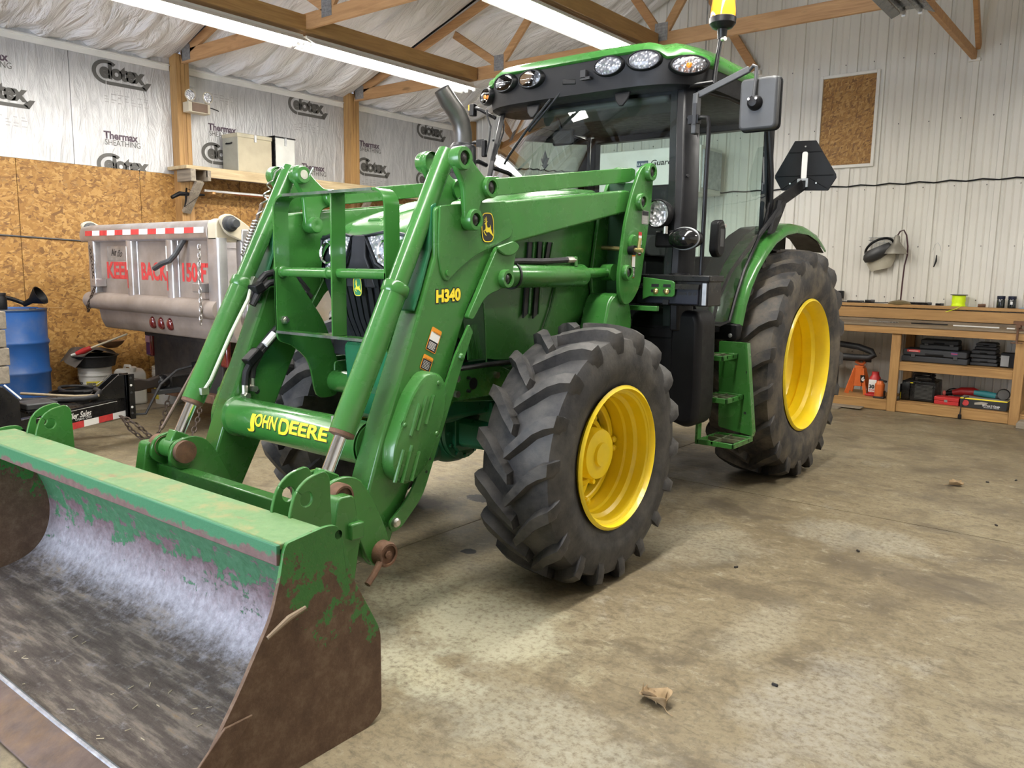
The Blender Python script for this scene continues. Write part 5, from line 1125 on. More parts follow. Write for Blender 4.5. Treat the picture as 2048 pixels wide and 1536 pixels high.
# chassis
ob('hitch_plate', M().box(-4.33,-3.19,.56,.59,.30,.84), DARK, TR, bev=.006); ob('chassis_rail', M().box(-4.2,-4.1,.58,5.0,.72,.93).box(-3.4,-3.3,.58,5.0,.72,.93), DARK, TR)
ob('plate_ledge', M().box(-4.36,-3.16,.50,.62,.80,.85), DARK, TR); ob('hitch_receiver', M().box(-3.83,-3.67,.36,.60,.36,.50), DARK, TR, bev=.01); ob('bottom_channel', M().box(-4.2,-3.25,.50,.62,.28,.36), RUST, TR, bev=.01)
for x in (-4.37,-3.13):
    l_ = ob('tail_lamp', M().box(x-.055,x+.055,.53,.58,.60,.83), REDL, TR, bev=.02, seg=3); ob('reverse_lens', M().box(x-.04,x+.04,.526,.532,.73,.79), mat('pale_lens', (.45,.25,.25), .2), l_)
for x in (-4.72,-4.40,-3.20,-2.88): ob('rear_tyre', M().lathe([(.26,-.10),(.40,-.125),(.45,-.09),(.455,0),(.45,.09),(.40,.125),(.26,.10)], (x,1.75,.455), 'x', 36), TYRE, TR)
for x in (-4.55,-3.05): ob('wheel_hub', M().cyl((x-.2,1.75,.455),(x+.2,1.75,.455),.25,24), WHITEP, TR)
ob('rear_axle', M().cyl((-4.5,1.75,.455),(-3.1,1.75,.455),.10,16), DARK, TR)
cb = ob('truck_cab', M().prism(fillet([(3.1,.62),(3.1,1.55),(3.25,1.93),(4.3,1.93),(4.75,1.45),(5.7,1.30),(5.75,.62)],.08), 'x', -4.75, -2.85), WHITEP, TR, bev=.05, seg=3)
ob('cab_window', M().box(-4.55,-3.05,3.09,3.16,1.5,1.82), KPR, cb)
for x in (-4.65,-2.95): ob('front_tyre', M().lathe([(.26,-.10),(.40,-.125),(.45,-.09),(.455,0),(.45,.09),(.40,.125),(.26,.10)], (x,5.0,.455), 'x', 36), TYRE, TR)
ob('side_tank', M().box(-3.05,-2.72,2.2,3.0,.55,.86), WHITEP, TR, bev=.04)
# ================================================================ TRAILER
TL_ = thing('trailer', 'black trailer tongue hitched behind the dump truck, red and white tape', 'trailer', (-3.75,-1.0,0))
P1 = Vector((-3.62,-.06,0)); d = Vector((.42,-.907,0)).normalized(); nrm = Vector((.907,.42,0)).normalized()
def rail(P, dd, nn, L):
    m = M(); a = P; b_ = P+dd*L
    m.add([a+Vector((0,0,.21)), b_+Vector((0,0,.21)), b_-nn*.06+Vector((0,0,.21)), a-nn*.06+Vector((0,0,.21)), a+Vector((0,0,.37)), b_+Vector((0,0,.37)), b_-nn*.06+Vector((0,0,.37)), a-nn*.06+Vector((0,0,.37))], [(0,3,2,1),(4,5,6,7),(0,1,5,4),(1,2,6,5),(2,3,7,6),(3,0,4,7)])
    return m
rl = ob('tongue_rail', rail(P1, d, nrm, 1.35), BLKM, TL_, bev=.006)
ob('tongue_rail', rail(Vector((-3.90,-.06,0)), Vector((-.42,-.907,0)).normalized(), Vector((-.907,.42,0)).normalized(), 1.35), BLKM, TL_, bev=.006)
for i in range(9): flat([(0,0),(.153,0),(.153,.05),(0,.05)], 'reflective_tape', rl, WHT if i % 2 == 0 else RPR, P1+d*(.155+.153*i)+nrm*.0012+Vector((0,0,.213)), -d, (0,0,1))
text('oyer Trailer Sales', 'rail_lettering', rl, WHT, P1+d*.80+nrm*.0014+Vector((0,0,.292)), -d, (0,0,1), .062, shear=.35, off=.001, fit=.42)
text('Urbana, Ohio', 'rail_lettering', rl, WHT, P1+d*.545+nrm*.0014+Vector((0,0,.272)), -d, (0,0,1), .028, fit=.165)
ob('pinstripe', M().add([P1+d*.1+nrm*.0012+Vector((0,0,.352)), P1+d*.95+nrm*.0012+Vector((0,0,.352)), P1+d*.95+nrm*.0012+Vector((0,0,.355)), P1+d*.1+nrm*.0012+Vector((0,0,.355))], [(0,1,2,3)]), WHT, rl)
ob('front_channel', M().prism([(-3.70,.19),(-3.58,.19),(-3.58,.56),(-3.70,.56)], 'y', -.07, -.045).box(-3.60,-3.58,-.07,.0,.19,.56).box(-3.70,-3.68,-.07,.0,.19,.56), BLKM, TL_, bev=.003)
for k, z in enumerate((.24,.29,.41,.47,.53)): ob('channel_hole', M().cyl((-3.581,-.03,z),(-3.578,-.03,z),.010,10), WHT if k in (1,3) else GREYP, TL_)
ob('gusset', M().prism([(-.08,.37),(-.08,.56),(-.13,.56),(-.36,.37)], 'x', -3.70, -3.685), BLKM, TL_, bev=.003); ob('gusset', M().prism([(-.08,.37),(-.08,.56),(-.13,.56),(-.36,.37)], 'x', -3.60, -3.585), BLKM, TL_, bev=.003)
cp = ob('coupler', M().loft([[(x, y, z) for x, z in ((-3.695,.41),(-3.60,.41),(-3.60,.51),(-3.695,.51))] for y in (-.05,.05)]+[[(-3.685,.14,.42),(-3.615,.42-.28,.42) if False else (-3.615,.14,.42),(-3.615,.14,.49),(-3.685,.14,.49)],[(-3.71,.24,.42),(-3.62,.24,.42),(-3.62,.24,.51),(-3.71,.24,.51)]]), mat('brown_black_casting', (.03,.022,.018), .6, .3), TL_, bev=.008)
ob('ball_socket', M().ell((-3.66,.27,.46), (.06,.07,.06), 16, 10), BLKM, cp); ob('hitch_ball_mount', M().box(-3.71,-3.60,.20,.42,.36,.40), GREYP, TL_, bev=.006); ob('receiver_tube', M().box(-3.79,-3.70,.28,.40,.40,.48), GALV, TL_, bev=.004)
for path in ([(-3.56,-.12,.22),(-3.53,-.08,.12),(-3.48,.0,.03),(-3.50,.12,.02),(-3.56,.20,.10),(-3.60,.26,.22),(-3.62,.32,.36)], [(-3.52,-.16,.24),(-3.44,-.08,.18),(-3.40,.02,.06),(-3.36,.10,.015),(-3.25,.18,.012),(-3.2,.26,.05),(-3.22,.34,.2),(-3.3,.42,.32)]): ob('safety_chain', chain(path, .042, .017, .0065), CH, TL_)
ob('breakaway_cable', M().tube([(-3.62,.0,.22),(-3.58,.08,.22),(-3.57,.14,.33),(-3.58,.22,.45),(-3.55,.35,.56),(-3.50,.5,.60)], .011, 8), RUB, TL_); ob('plug', M().cyl((-3.50,.46,.595),(-3.47,.55,.61),.03,12), BLK, TL_)
ob('bulkhead', M().prism(fillet([(-1.02,.22),(-1.02,.52),(-1.12,.63),(-1.9,.63),(-1.9,.22)],.02), 'x', -4.9, -3.10), BLKM, TL_, bev=.01); ob('bulkhead_trim', M().tube([(-3.097,-1.015,.53),(-3.097,-1.11,.635)], .006, 6), WHT, TL_)
ob('tongue_plate', M().box(-4.0,-3.45,-.85,-.45,.355,.372), BLKM, TL_); ob('tongue_box', M().box(-3.72,-3.50,-.84,-.62,.372,.42), GREYP, TL_, bev=.01)
ob('tongue_pole', M().tube([(-4.2,-.62,.40),(-3.7,-.42,.41),(-3.55,-.30,.42)], .011, 8), mat('tan_pole', (.35,.28,.19), .6), TL_); ob('tongue_hose', M().tube([(-3.9,-.75,.39),(-3.72,-.55,.39),(-3.58,-.40,.40),(-3.56,-.32,.41),(-3.60,-.27,.44),(-3.66,-.28,.45)], .022, 10), RUB, TL_)
# stacked timbers lying on the trailer
for k in range(4):
    z0 = .635+k*.122; tag(ob('timber_block', M().box(-4.75,-3.13-.008*k,-1.55,-1.06+.012*(k % 2),z0+.002,z0+.119), WGX, bev=.006), ['weathered grey timber at the bottom of the stack on the trailer','weathered grey timber second from the bottom of the trailer stack','weathered grey timber third from the bottom of the trailer stack','weathered grey timber on top of the stack on the trailer'][k], 'timber', 'timbers stacked on the trailer')
# ================================================================ DRUM AND PAILS BY THE LEFT WALL
pal = thing('pallet', 'wooden pallet under the blue steel drum', 'pallet', (-5.52,-.17,0))
for k in range(4): ob('deck_board', M().box(-5.88+k*.19,-5.88+k*.19+.15,-.52,.18,.11,.135), WGY, pal, bev=.002, seg=1)
for y in (-.48,-.20,.08): ob('runner', M().box(-5.88,-5.16,y,y+.06,.0,.11), WGX, pal, bev=.002, seg=1)
dr = thing('steel_drum', 'blue steel drum with dusty patches standing on a pallet', 'drum', (-5.54,-.17,.135))
pr = [(.0005,0),(.285,0),(.292,.012),(.286,.02)]
for z in (.28,.56): pr += [(.284,z-.03),(.296,z-.01),(.298,z),(.296,z+.01),(.284,z+.03)]
pr += [(.286,.85),(.292,.858),(.292,.872),(.284,.875),(.280,.862),(.0005,.862)]
ob('drum_shell', M().lathe(pr, (-5.54,-.17,.137), 'z', 48), BLUE, dr); ob('drum_rim', M().lathe([(.29,.860),(.296,.866),(.290,.876),(.283,.870)], (-5.54,-.17,.137), 'z', 48), GREYP, dr)
ob('bung_cap', M().cyl((-5.45,-.02,.998),(-5.45,-.02,1.01),.03,14), GREYP, dr)
zt = 1.012
jr = thing('oil_bottle', 'small black bottle with white print standing on the blue drum', 'bottle', (-5.38,-.32,zt)); ob('bottle_body', M().lathe([(.0005,0),(.058,0),(.060,.01),(.060,.105),(.052,.118),(.052,.13),(.0005,.13)], (-5.38,-.32,zt), 'z', 24), BLK, jr); ob('bottle_cap', M().lathe([(.055,.13),(.055,.152),(.0005,.154)], (-5.38,-.32,zt), 'z', 24), KPR, jr)
m = M()
for k in range(4):
    for q_ in range(3): m.bx((-5.38+.0605*cos(-.75-.28*q_),-.32+.0605*sin(-.75-.28*q_),zt+.03+k*.022), (.0015,.010+.006*((k+q_) % 2),.008), (0,0,-.75-.28*q_))
ob('bottle_print', m, WHT, jr, kind='stuff')
fn_ = thing('funnel', 'black plastic funnel with a bent spout lying on the blue drum', 'funnel', (-5.42,-.05,zt)); ob('funnel_cone', M().loft([[tuple(Vector((-5.40,-.03,zt+.085))+Vector((.62,.60,.5)).normalized()*dd+ (Matrix.Rotation(2*pi*j/24,3,Vector((.62,.60,.5)).normalized()) @ Vector((.60,-.62,0)).normalized())*rr_) for j in range(24)] for dd, rr_ in ((-.10,.022),(-.02,.03),(.07,.088),(.085,.092),(.085,.086),(.07,.08))], cap=False), BLK, fn_); ob('funnel_spout', M().tube([(-5.46,-.09,zt+.05),(-5.52,-.17,zt+.09),(-5.58,-.26,zt+.12),(-5.62,-.33,zt+.09),(-5.63,-.36,zt+.03)], .020, 10), BLK, fn_)
sk = ob('stir_stick', M().beam((-5.42,.02,zt+.008),(-5.20,.16,zt+.012),.012,.006), WX, bev=.001); tag(sk, 'thin pale wooden stick lying across the rim of the blue drum', 'stick')
gc = thing('metal_canister', 'grey steel canister with a brown round lid on the drum, cut by the frame', 'canister', (-5.66,-.36,zt)); ob('canister_body', M().lathe([(.0005,0),(.07,0),(.072,.09),(.065,.12),(.04,.135),(.0005,.135)], (-5.50,-.375,zt), 'z', 24), GREYP, gc); ob('canister_lid', M().lathe([(.0005,.0),(.10,.0),(.105,.03),(.10,.06),(.0005,.065)], (-5.53,-.40,zt+.23), 'y', 24), mat('brown_metal', (.16,.12,.08), .6, .3), gc); ob('canister_neck', M().cyl((-5.51,-.38,zt+.12),(-5.52,-.385,zt+.22),.045,14), GREYP, gc)
def pail(c, label, lab):
    p = thing('plastic_pail', label, 'pail', c, group='white pails by the wall'); x, y, z = c
    ob('pail_body', M().lathe([(.0005,.004),(.128,.0),(.132,.006),(.150,.30),(.158,.302),(.158,.325),(.152,.327),(.156,.335),(.156,.352),(.152,.354),(.156,.365),(.156,.385),(.148,.39),(.144,.38),(.14,.30)], c, 'z', 40), WHITEP, p)
    ob('bail_handle', M().tube([(x+.158*cos(a),y+.158*sin(a),z+.30-.10*sin((i)/10*pi)) for i, a in enumerate([-1.9+.22*k for k in range(11)])], .0035, 6), STEEL, p)
    for a0, a1, z0, z1, mt in lab:
        rr_ = lambda zz: .1335+.017*zz/.30+.0012
        m = M().grid(lambda u, v: (x+rr_(z0+(z1-z0)*v)*cos(a0+(a1-a0)*u), y+rr_(z0+(z1-z0)*v)*sin(a0+(a1-a0)*u), z+z0+(z1-z0)*v), 10, 1); ob('pail_label', m, mt, p)
    return p
YL = mat('yellow_label', (.68,.56,.06), .5, var=.15, sc=25)
pail((-5.55,.56,.012), 'white plastic pail with a yellow label, a black pan on top', [(-1.0,.35,.03,.25,YL),(-1.75,-1.3,.12,.24,KPR),(-.95,-.4,.20,.235,GPR),(-.3,.3,.06,.11,GPR)])
pail((-5.10,1.10,.012), 'white plastic pail with green label, half behind the truck hitch plate', [(-.9,-.3,.07,.26,WHT),(-.85,-.35,.21,.25,GRNPR),(-.8,-.4,.10,.19,KPR),(-1.9,-1.3,.05,.25,YL)])
ob('plank_underlay', M().box(-5.85,-4.9,.36,1.35,.0,.011), WGX); tag(bpy.data.objects['plank_underlay'], 'thin grey board on the floor under the white pails', 'board')
dp = thing('drain_pan', 'shallow black rubber pan set on the yellow-labelled pail', 'pan', (-5.55,.56,.404)); ob('pan_body', M().lathe([(.0005,.0),(.19,0),(.215,.10),(.228,.105),(.226,.115),(.208,.112),(.185,.012),(.0005,.012)], (-5.55,.56,.406), 'z', 40), RUB, dp); ob('pan_foot', M().lathe([(.155,-.002),(.165,.0),(.165,.008)], (-5.55,.56,.404), 'z', 32), RUB, dp)
rg = thing('shop_rag', 'crumpled grey rag hanging over the black pan', 'rag', (-5.58,.50,.52)); 
ob('cloth', M().grid(lambda u, v: (-5.74+.34*u+.02*sin(7*v), .30+.40*v+.02*sin(9*u), .545+.035*sin(5*u+2*v)*sin(4*v+1)+.04*(1-abs(2*v-1))-(.10*max(0,.25-v)*4)), 18, 18), mat('grey_cloth', (.11,.095,.085), .9), rg, ang=80)
bw = thing('brown_bowl', 'rusty brown bowl lying on the rag over the pan', 'bowl', (-5.42,.64,.53)); ob('bowl_body', M().lathe([(.0005,.015),(.05,.018),(.10,.05),(.125,.085),(.128,.09),(.122,.09),(.095,.06),(.05,.03),(.0005,.027)], (-5.42,.68,.575), 'z', 28), mat('brown_rust', (.17,.085,.035), .6), bw)
bu = thing('parts_brush', 'brush with red grip and long pale handle resting on the pan', 'brush', (-5.36,.44,.60)); ob('grip', M().tube([(-5.42,.335,.555),(-5.37,.39,.585),(-5.33,.44,.612)], [.020,.030,.022], 12), RED, bu); ob('handle', M().tube([(-5.33,.44,.612),(-5.11,.70,.75)], .010, 8), mat('pale_handle', (.62,.54,.40), .5), bu); ob('bristles', M().cyl((-5.45,.30,.54),(-5.42,.335,.555),.012,8), WHITEP, bu)
jc = thing('jerrycan', 'white plastic jerrycan with a red diamond hazard label', 'jerrycan', (-5.33,.80,.012)); ob('can_body', M().prism(fillet([(-5.47,.012,.03),(-5.19,.012,.03),(-5.19,.33,.05),(-5.25,.375,.05),(-5.41,.375,.05),(-5.47,.34,.04)],.03,4), 'y', .70, .92), WHITEP, jc, bev=.03, seg=3)
ob('can_handle', M().tube([(-5.42,.80,.37),(-5.40,.80,.40),(-5.30,.80,.405),(-5.26,.80,.37)], .014, 10), WHITEP, jc); ob('can_cap', M().cyl((-5.23,.80,.36),(-5.215,.80,.40),.024,14), WHITEP, jc)
flat([(-.075,0),(0,-.075),(.075,0),(0,.075)], 'hazard_diamond', jc, RPR, (-5.30,.698,.19), (1,0,0), (0,0,1)); flat([(-.055,0),(0,-.055),(.055,0),(0,.055)], 'hazard_diamond', jc, WHT, (-5.30,.6972,.19), (1,0,0), (0,0,1)); flat([(-.03,-.01),(0,-.04),(.03,-.01),(0,.035)], 'hazard_diamond', jc, RPR, (-5.30,.6965,.19), (1,0,0), (0,0,1)); flat([(0,0),(.05,0),(.05,.10),(0,.10)], 'side_label', jc, RPR, (-5.465,.698,.06), (1,0,0), (0,0,1))
for k, (c, r, h, lb) in enumerate((((-4.82,.10,.0),.28,.11,'low round black tub on the floor in front of the blue drum'),((-4.84,.11,.126),.25,.13,'black plastic oil tub stacked on another tub by the drum'))):
    t_ = thing('oil_tub', lb, 'tub', c, group='black tubs by the drum'); ob('tub_body', M().lathe([(.0005,.004),(r*.86,.0),(r,h),(r*1.05,h+.004),(r*1.05,h+.014),(r*.97,h+.012),(r*.83,.014),(r*.4,.014),(.0005,.014)], c, 'z', 40), BLK, t_); ob('tub_lip', M().lathe([(r*1.0,h-.02),(r*1.03,h-.01),(r*1.03,h)], c, 'z', 40), BLK, t_)
hz = ob('coiled_hose', M().tube([(-4.84+(.18+.02*sin(i*.9))*cos(i*.35),.11+(.18+.02*cos(i*.7))*sin(i*.35),.27+.012*sin(i*.5)+.0008*i) for i in range(40)], .014, 8), RUB); tag(hz, 'black hose coiled inside the upper oil tub', 'hose')
# ================================================================ THINGS ON THE LEFT WALL
SHW = wood('shelf_pine', 'y', (.34,.25,.13), (.56,.44,.26))
sh = thing('storage_shelf', 'long wooden wall shelf on grey brackets below the foil sheathing', 'shelf', (-5.7,2.9,2.4))
for k in range(3): ob('plank', M().box(-5.885+.135*k,-5.885+.135*k+.13,1.62,5.4,2.475+.003*(k % 2),2.512), SHW, sh, bev=.002, seg=1)
ob('front_strip', M().box(-5.50,-5.475,1.86,5.4,2.40,2.478), SHW, sh, bev=.002, seg=1)
ob('end_block', M().box(-5.76,-5.47,1.66,1.72,2.345,2.474), WGX, sh, bev=.004); ob('end_block', M().box(-5.86,-5.47,1.86,1.90,2.36,2.474), WGX, sh, bev=.004); ob('brace', M().beam((-5.50,1.78,2.35),(-5.74,1.74,2.02),.045,.09,(0,1,0)), WGX, sh, bev=.003)
ob('brace', M().beam((-5.50,4.24,2.35),(-5.74,4.2,2.02),.045,.09,(0,1,0)), WGX, sh, bev=.003)
GBX = mat('grey_olive_box', (.33,.32,.26), .5, .2)
b1 = thing('metal_box', 'beige metal box with a hasp on the wall shelf, the wider one', 'box', (-5.68,2.52,2.513)); ob('box_body', M().box(-5.84,-5.53,2.29,2.74,2.514,2.90), mat('tan_box', (.40,.35,.24), .5, var=.1), b1, bev=.006); ob('box_end', M().box(-5.838,-5.532,2.284,2.291,2.52,2.90), GBX, b1); ob('box_lid', M().box(-5.845,-5.525,2.28,2.745,2.90,2.945), mat('tan_box_lid', (.42,.38,.27), .5), b1, bev=.006); ob('handle', M().tube([(-5.74,2.282,2.84),(-5.74,2.265,2.83),(-5.64,2.265,2.83),(-5.64,2.282,2.84)], .008, 6), BLK, b1); ob('hasp', M().box(-5.525,-5.518,2.50,2.53,2.86,2.94), GALV, b1)
b2 = thing('metal_box', 'pale narrow metal box with black edges on the wall shelf', 'box', (-5.68,2.92,2.513)); ob('box_body', M().box(-5.84,-5.53,2.785,3.07,2.514,2.955), mat('pale_box', (.55,.55,.50), .45, .1), b2, bev=.004); ob('box_edge', M().box(-5.845,-5.525,2.778,2.79,2.514,2.975).box(-5.845,-5.525,2.778,3.08,2.955,2.97), BLKM, b2); ob('hasp', M().box(-5.528,-5.52,2.92,2.95,2.87,2.96), GALV, b2)
pw = ob('white_pole', M().tube([(-5.70,1.95,2.275),(-5.68,3.3,2.28)], .014, 8), WHITEP); tag(pw, 'long white pole stored under the wall shelf', 'pole')
ph = thing('pole_hooks', 'pair of wooden rests holding poles under the wall shelf', 'rack', (-5.8,2.6,2.2))
for y in (2.0,3.25): ob('rest', M().box(-5.90,-5.62,y,y+.04,2.235,2.262), WX, ph)
po2 = ob('orange_stick', M().tube([(-5.80,2.4,2.275),(-5.78,4.1,2.275)], .012, 8), ORANGE); tag(po2, 'orange stick lying behind the white pole under the shelf', 'stick')
cbx = thing('crossbow', 'dark crossbow-like tool with curved limbs under the shelf end', 'crossbow', (-5.72,1.6,2.15)); ob('stock', M().tube([(-5.60,1.50,2.16),(-5.62,1.60,2.21),(-5.66,1.92,2.22)], [.02,.025,.012], 8), BLK, cbx); ob('limb', M().tube([(-5.45,1.56,2.06),(-5.52,1.62,2.14),(-5.62,1.68,2.21),(-5.68,1.72,2.28)], [.006,.012,.014,.008], 8), BLK, cbx); ob('string', M().tube([(-5.45,1.56,2.06),(-5.62,1.85,2.21),(-5.68,1.72,2.28)], .003, 5), BLK, cbx)
el_ = thing('emergency_light', 'beige emergency light with two round lamp heads on the wall post', 'light', (-5.72,1.90,3.1)); ob('battery_box', M().box(-5.755,-5.63,1.76,2.02,3.105,3.215), BEIGE, el_, bev=.006); ob('box_panel', M().box(-5.632,-5.626,1.80,1.985,3.115,3.207), mat('wood_panel', (.16,.10,.065), .5), el_)
for y, q_ in ((1.79,.0),(2.0,.25)):
    h = ob('lamp_head', M().lathe([(.0005,.05),(.03,.045),(.058,.0),(.060,-.015),(.054,-.016)], (-5.66,y,3.29), 'x', 22), BEIGE, el_) if False else ob('lamp_head', M().lathe([(.0005,-.05),(.03,-.045),(.056,.0),(.062,.012),(.062,.022),(.054,.022)], (-5.66,y,3.285+.01*q_), 'x', 24), BEIGE, el_)
    ob('lamp_lens', M().lathe([(.054,.018),(.03,.024),(.0005,.026)], (-5.66,y,3.285+.01*q_), 'x', 20), LENS, h); ob('lamp_neck', M().cyl((-5.68,y,3.21),(-5.68,y,3.25),.016,10), BEIGE, h)
ob('test_lead', M().tube([(-5.64,2.02,3.18),(-5.62,2.06,3.17),(-5.61,2.11,3.155)], .006, 6), BLK, el_)
jb = thing('junction_box', 'small pale electrical junction box above the emergency light', 'electrical box', (-5.88,1.91,3.4)); ob('box_cover', M().box(-5.893,-5.84,1.87,1.965,3.42,3.52), mat('grey_box', (.62,.63,.62), .4, .2), jb, bev=.004); ob('conduit', M().tube([(-5.86,1.90,3.42),(-5.86,1.90,3.34),(-5.75,1.89,3.22)], .008, 8), WHITEP, jb)
ca = ob('wall_cable', M().tube([(-5.893,-3.0,1.74),(-5.893,-.1,1.70),(-5.893,.7,1.668),(-5.893,2.5,1.66),(-5.893,4,1.67)], .008, 6), GREYP); tag(ca, 'thin grey cable running along the OSB wall behind the truck', 'cable')
# ================================================================ WORKBENCH ALONG THE END WALL
WB = thing('workbench', 'long pine workbench with shelves along the ribbed end wall', 'workbench', (.8,6.3,0))
BX0, BX1 = -2.4, 3.2
for x in (-1.52,-.40,.72,1.842,2.96):
    ob('leg', M().box(x,x+.09,5.985,6.023,0,.83), WZ, WB, bev=.003, seg=1); ob('leg', M().box(x,x+.09,6.62,6.658,0,.83), WZ, WB, bev=.003, seg=1)
ob('front_apron', M().box(BX0,BX1,5.962,5.984,.832,.902), WX, WB, bev=.003, seg=1)
BT = wood('bench_top_worn', 'x', (.10,.075,.05), (.27,.20,.125))
for k in range(4): ob('top_board', M().box(BX0,BX1,5.955+k*.137,5.955+k*.137+.134,.903,.925), BT, WB, bev=.003, seg=1)
ob('back_board', M().box(BX0,BX1,6.50,6.525,.962,1.075), WX, WB, bev=.003, seg=1); ob('back_rail', M().box(BX0,BX1,6.505,6.53,.925,.955), BT, WB)
ob('ledge_edge', M().box(BX0,BX1,6.488,6.512,1.088,1.122), WX, WB, bev=.003, seg=1); ob('ledge', M().box(BX0,BX1,6.512,6.675,1.095,1.118), WX, WB, bev=.003, seg=1)
ob('mid_apron', M().box(.81,1.842,6.0,6.022,.445,.520), WX, WB, bev=.003, seg=1); ob('mid_shelf', M().box(.81,1.842,6.0,6.60,.521,.536), WX, WB)
for a, b_ in ((-.31,.72),(.81,1.842),(1.932,2.96)):
    ob('low_apron', M().box(a,b_,6.0,6.022,.004,.098), WX, WB, bev=.003, seg=1); ob('low_shelf', M().box(a,b_,6.0,6.62,.099,.115), WX, WB, bev=.002, seg=1)
# ---- tool cases
TC = mat('tool_case_grey', (.030,.032,.036), .55, var=.1)
def case(loc, d, label, latch=True, stick=False, group='black tool cases on the bench shelf'):
    x, y, z = loc; w, dp, h = d; c = thing('tool_case', label, 'tool case', loc, group=group)
    ob('case_bottom', M().prism(rrect(x-w/2,x+w/2,z+.002,z+h*.47,.012), 'y', y, y+dp), TC, c, bev=.008); ob('case_lid', M().prism(rrect(x-w/2+.008,x+w/2-.008,z+h*.50,z+h,.018), 'y', y+.004, y+dp), TC, c, bev=.01)
    ob('handle', M().box(x-w*.14,x+w*.14,y-.008,y+.004,z+h*.58,z+h*.72), BLK, c, bev=.006)
    if latch:
        for s in (-1,1): ob('latch', M().box(x+s*w*.32-.02,x+s*w*.32+.02,y-.009,y+.003,z+h*.36,z+h*.62), GREYP, c, bev=.003)
    if stick:
        flat([(0,0),(.125,0),(.125,.025),(0,.025)], 'red_sticker', c, RPR, (x-w*.42,y+.002,z+h*.78), (1,0,0), (0,0,1)); flat([(0,0),(.09,0),(.09,.005),(0,.005)], 'sticker_line', c, WHT, (x-w*.39,y+.001,z+h*.84), (1,0,0), (0,0,1)); flat([(0,0),(.06,0),(.06,.025),(0,.025)], 'flag_sticker', c, mat('flag_blue', (.06,.06,.22), .5), (x+w*.25,y+.002,z+h*.74), (1,0,0), (0,0,1)); flat([(0,.0),(.06,0),(.06,.007),(0,.007)], 'flag_stripe', c, RPR, (x+w*.25,y+.001,z+h*.80), (1,0,0), (0,0,1))
    return c
case((1.115,6.10,.537), (.62,.30,.135), 'long black tool case with a red sticker on the bench shelf', stick=True)
case((1.14,6.17,.674), (.37,.20,.105), 'black tool case lying on top of the long stickered case')
case((1.555,6.20,.537), (.25,.28,.075), 'bottom black case of the three stacked right of the long case', False)
case((1.545,6.21,.614), (.24,.26,.085), 'middle black case of the three stacked right of the long case', False)
case((1.56,6.22,.701), (.20,.22,.070), 'top black case of the three stacked right of the long case', False)
gb = thing('speaker_box', 'small dark box with pale grey front on the bench shelf', 'box', (1.77,6.2,.537)); ob('box_body', M().box(1.70,1.825,6.20,6.33,.538,.685), BLK, gb, bev=.005); ob('pale_face', M().box(1.703,1.775,6.194,6.201,.55,.66), mat('pale_grey_face', (.33,.34,.35), .5), gb, bev=.003)
# ---- lower shelf
wd_ = thing('welder', 'black box welder with yellow marks and coiled cable on the low shelf', 'welder', (.98,6.25,.116)); ob('case', M().box(.90,1.15,6.13,6.48,.118,.335), BLKM, wd_, bev=.012); ob('front_panel', M().prism([(6.13,.12),(6.13,.33),(6.11,.30),(6.11,.15)], 'x', .83, .905), BLKM, wd_)
ob('side_face', M().box(.825,.90,6.14,6.45,.118,.325), BLK, wd_, bev=.01)
for k in range(11): ob('vent_slot', M().box(.955,1.125,6.127,6.1295,.15+k*.014,.155+k*.014), mat('vent_grey', (.09,.09,.085), .5) if k == 0 else bpy.data.materials['vent_grey'], wd_)
ob('yellow_mark', M().box(.835,.895,6.1375,6.139,.13,.165).box(.905,.935,6.127,6.1285,.305,.315), YPR, wd_); ob('cable_coil', M().tube([(1.0+(.10+.012*sin(i*1.3))*cos(i*.42),6.28+(.11+.01*cos(i))*sin(i*.42),.352+.0022*i) for i in range(34)], .011, 8), RUB, wd_); ob('carry_handle', M().tube([(.92,6.2,.335),(.94,6.2,.40),(1.08,6.2,.41),(1.12,6.2,.335)], .012, 8), BLK, wd_)
yb = thing('yellow_box', 'narrow yellow and black box behind the welder on the low shelf', 'box', (.83,6.3,.116)); ob('carton', M().box(.815,.822,6.10,6.40,.118,.29), BLK, yb); ob('carton_band', M().box(.8205,.8235,6.11,6.39,.13,.20), YPR, yb)
rb_ = thing('red_case', 'small red metal case on the low bench shelf', 'case', (1.27,6.2,.116)); ob('case_bottom', M().box(1.155,1.385,6.09,6.24,.117,.155), RED, rb_, bev=.004); ob('case_lid', M().box(1.153,1.387,6.088,6.242,.157,.195), RED, rb_, bev=.005); ob('latch', M().box(1.25,1.28,6.083,6.09,.145,.170), STEEL, rb_)
jx = thing('cable_box', 'black and yellow carton of jumper cables on the low shelf', 'carton', (1.6,6.2,.116)); ob('carton', M().box(1.40,1.815,6.06,6.26,.117,.205), mat('carton_black', (.02,.02,.02), .45), jx, bev=.002); ob('yellow_top', M().box(1.40,1.815,6.058,6.262,.2052,.217), YPR, jx); ob('carton_top', M().box(1.402,1.813,6.062,6.258,.2172,.2185), mat('carton_grey', (.25,.24,.22), .6), jx)
flat([(.03*cos(2*pi*i/16),.03*sin(2*pi*i/16)) for i in range(16)], 'round_mark', jx, RPR, (1.45,6.0585,.165), (1,0,0), (0,0,1)); flat([(0,0),(.10,.01),(.12,.03),(.06,.035),(0,.02)], 'printed_clamp', jx, mat('tan_print', (.35,.32,.26), .5), (1.53,6.0585,.155), (1,0,0), (0,0,1)); text('20 Foot 2 Gauge', 'carton_lettering', jx, WHT, (1.60,6.0583,.148), (1,0,0), (0,0,1), .026, off=.0006, fit=.155); text('BOOSTER CABLES', 'carton_lettering', jx, WHT, (1.615,6.0583,.132), (1,0,0), (0,0,1), .015, fit=.135)
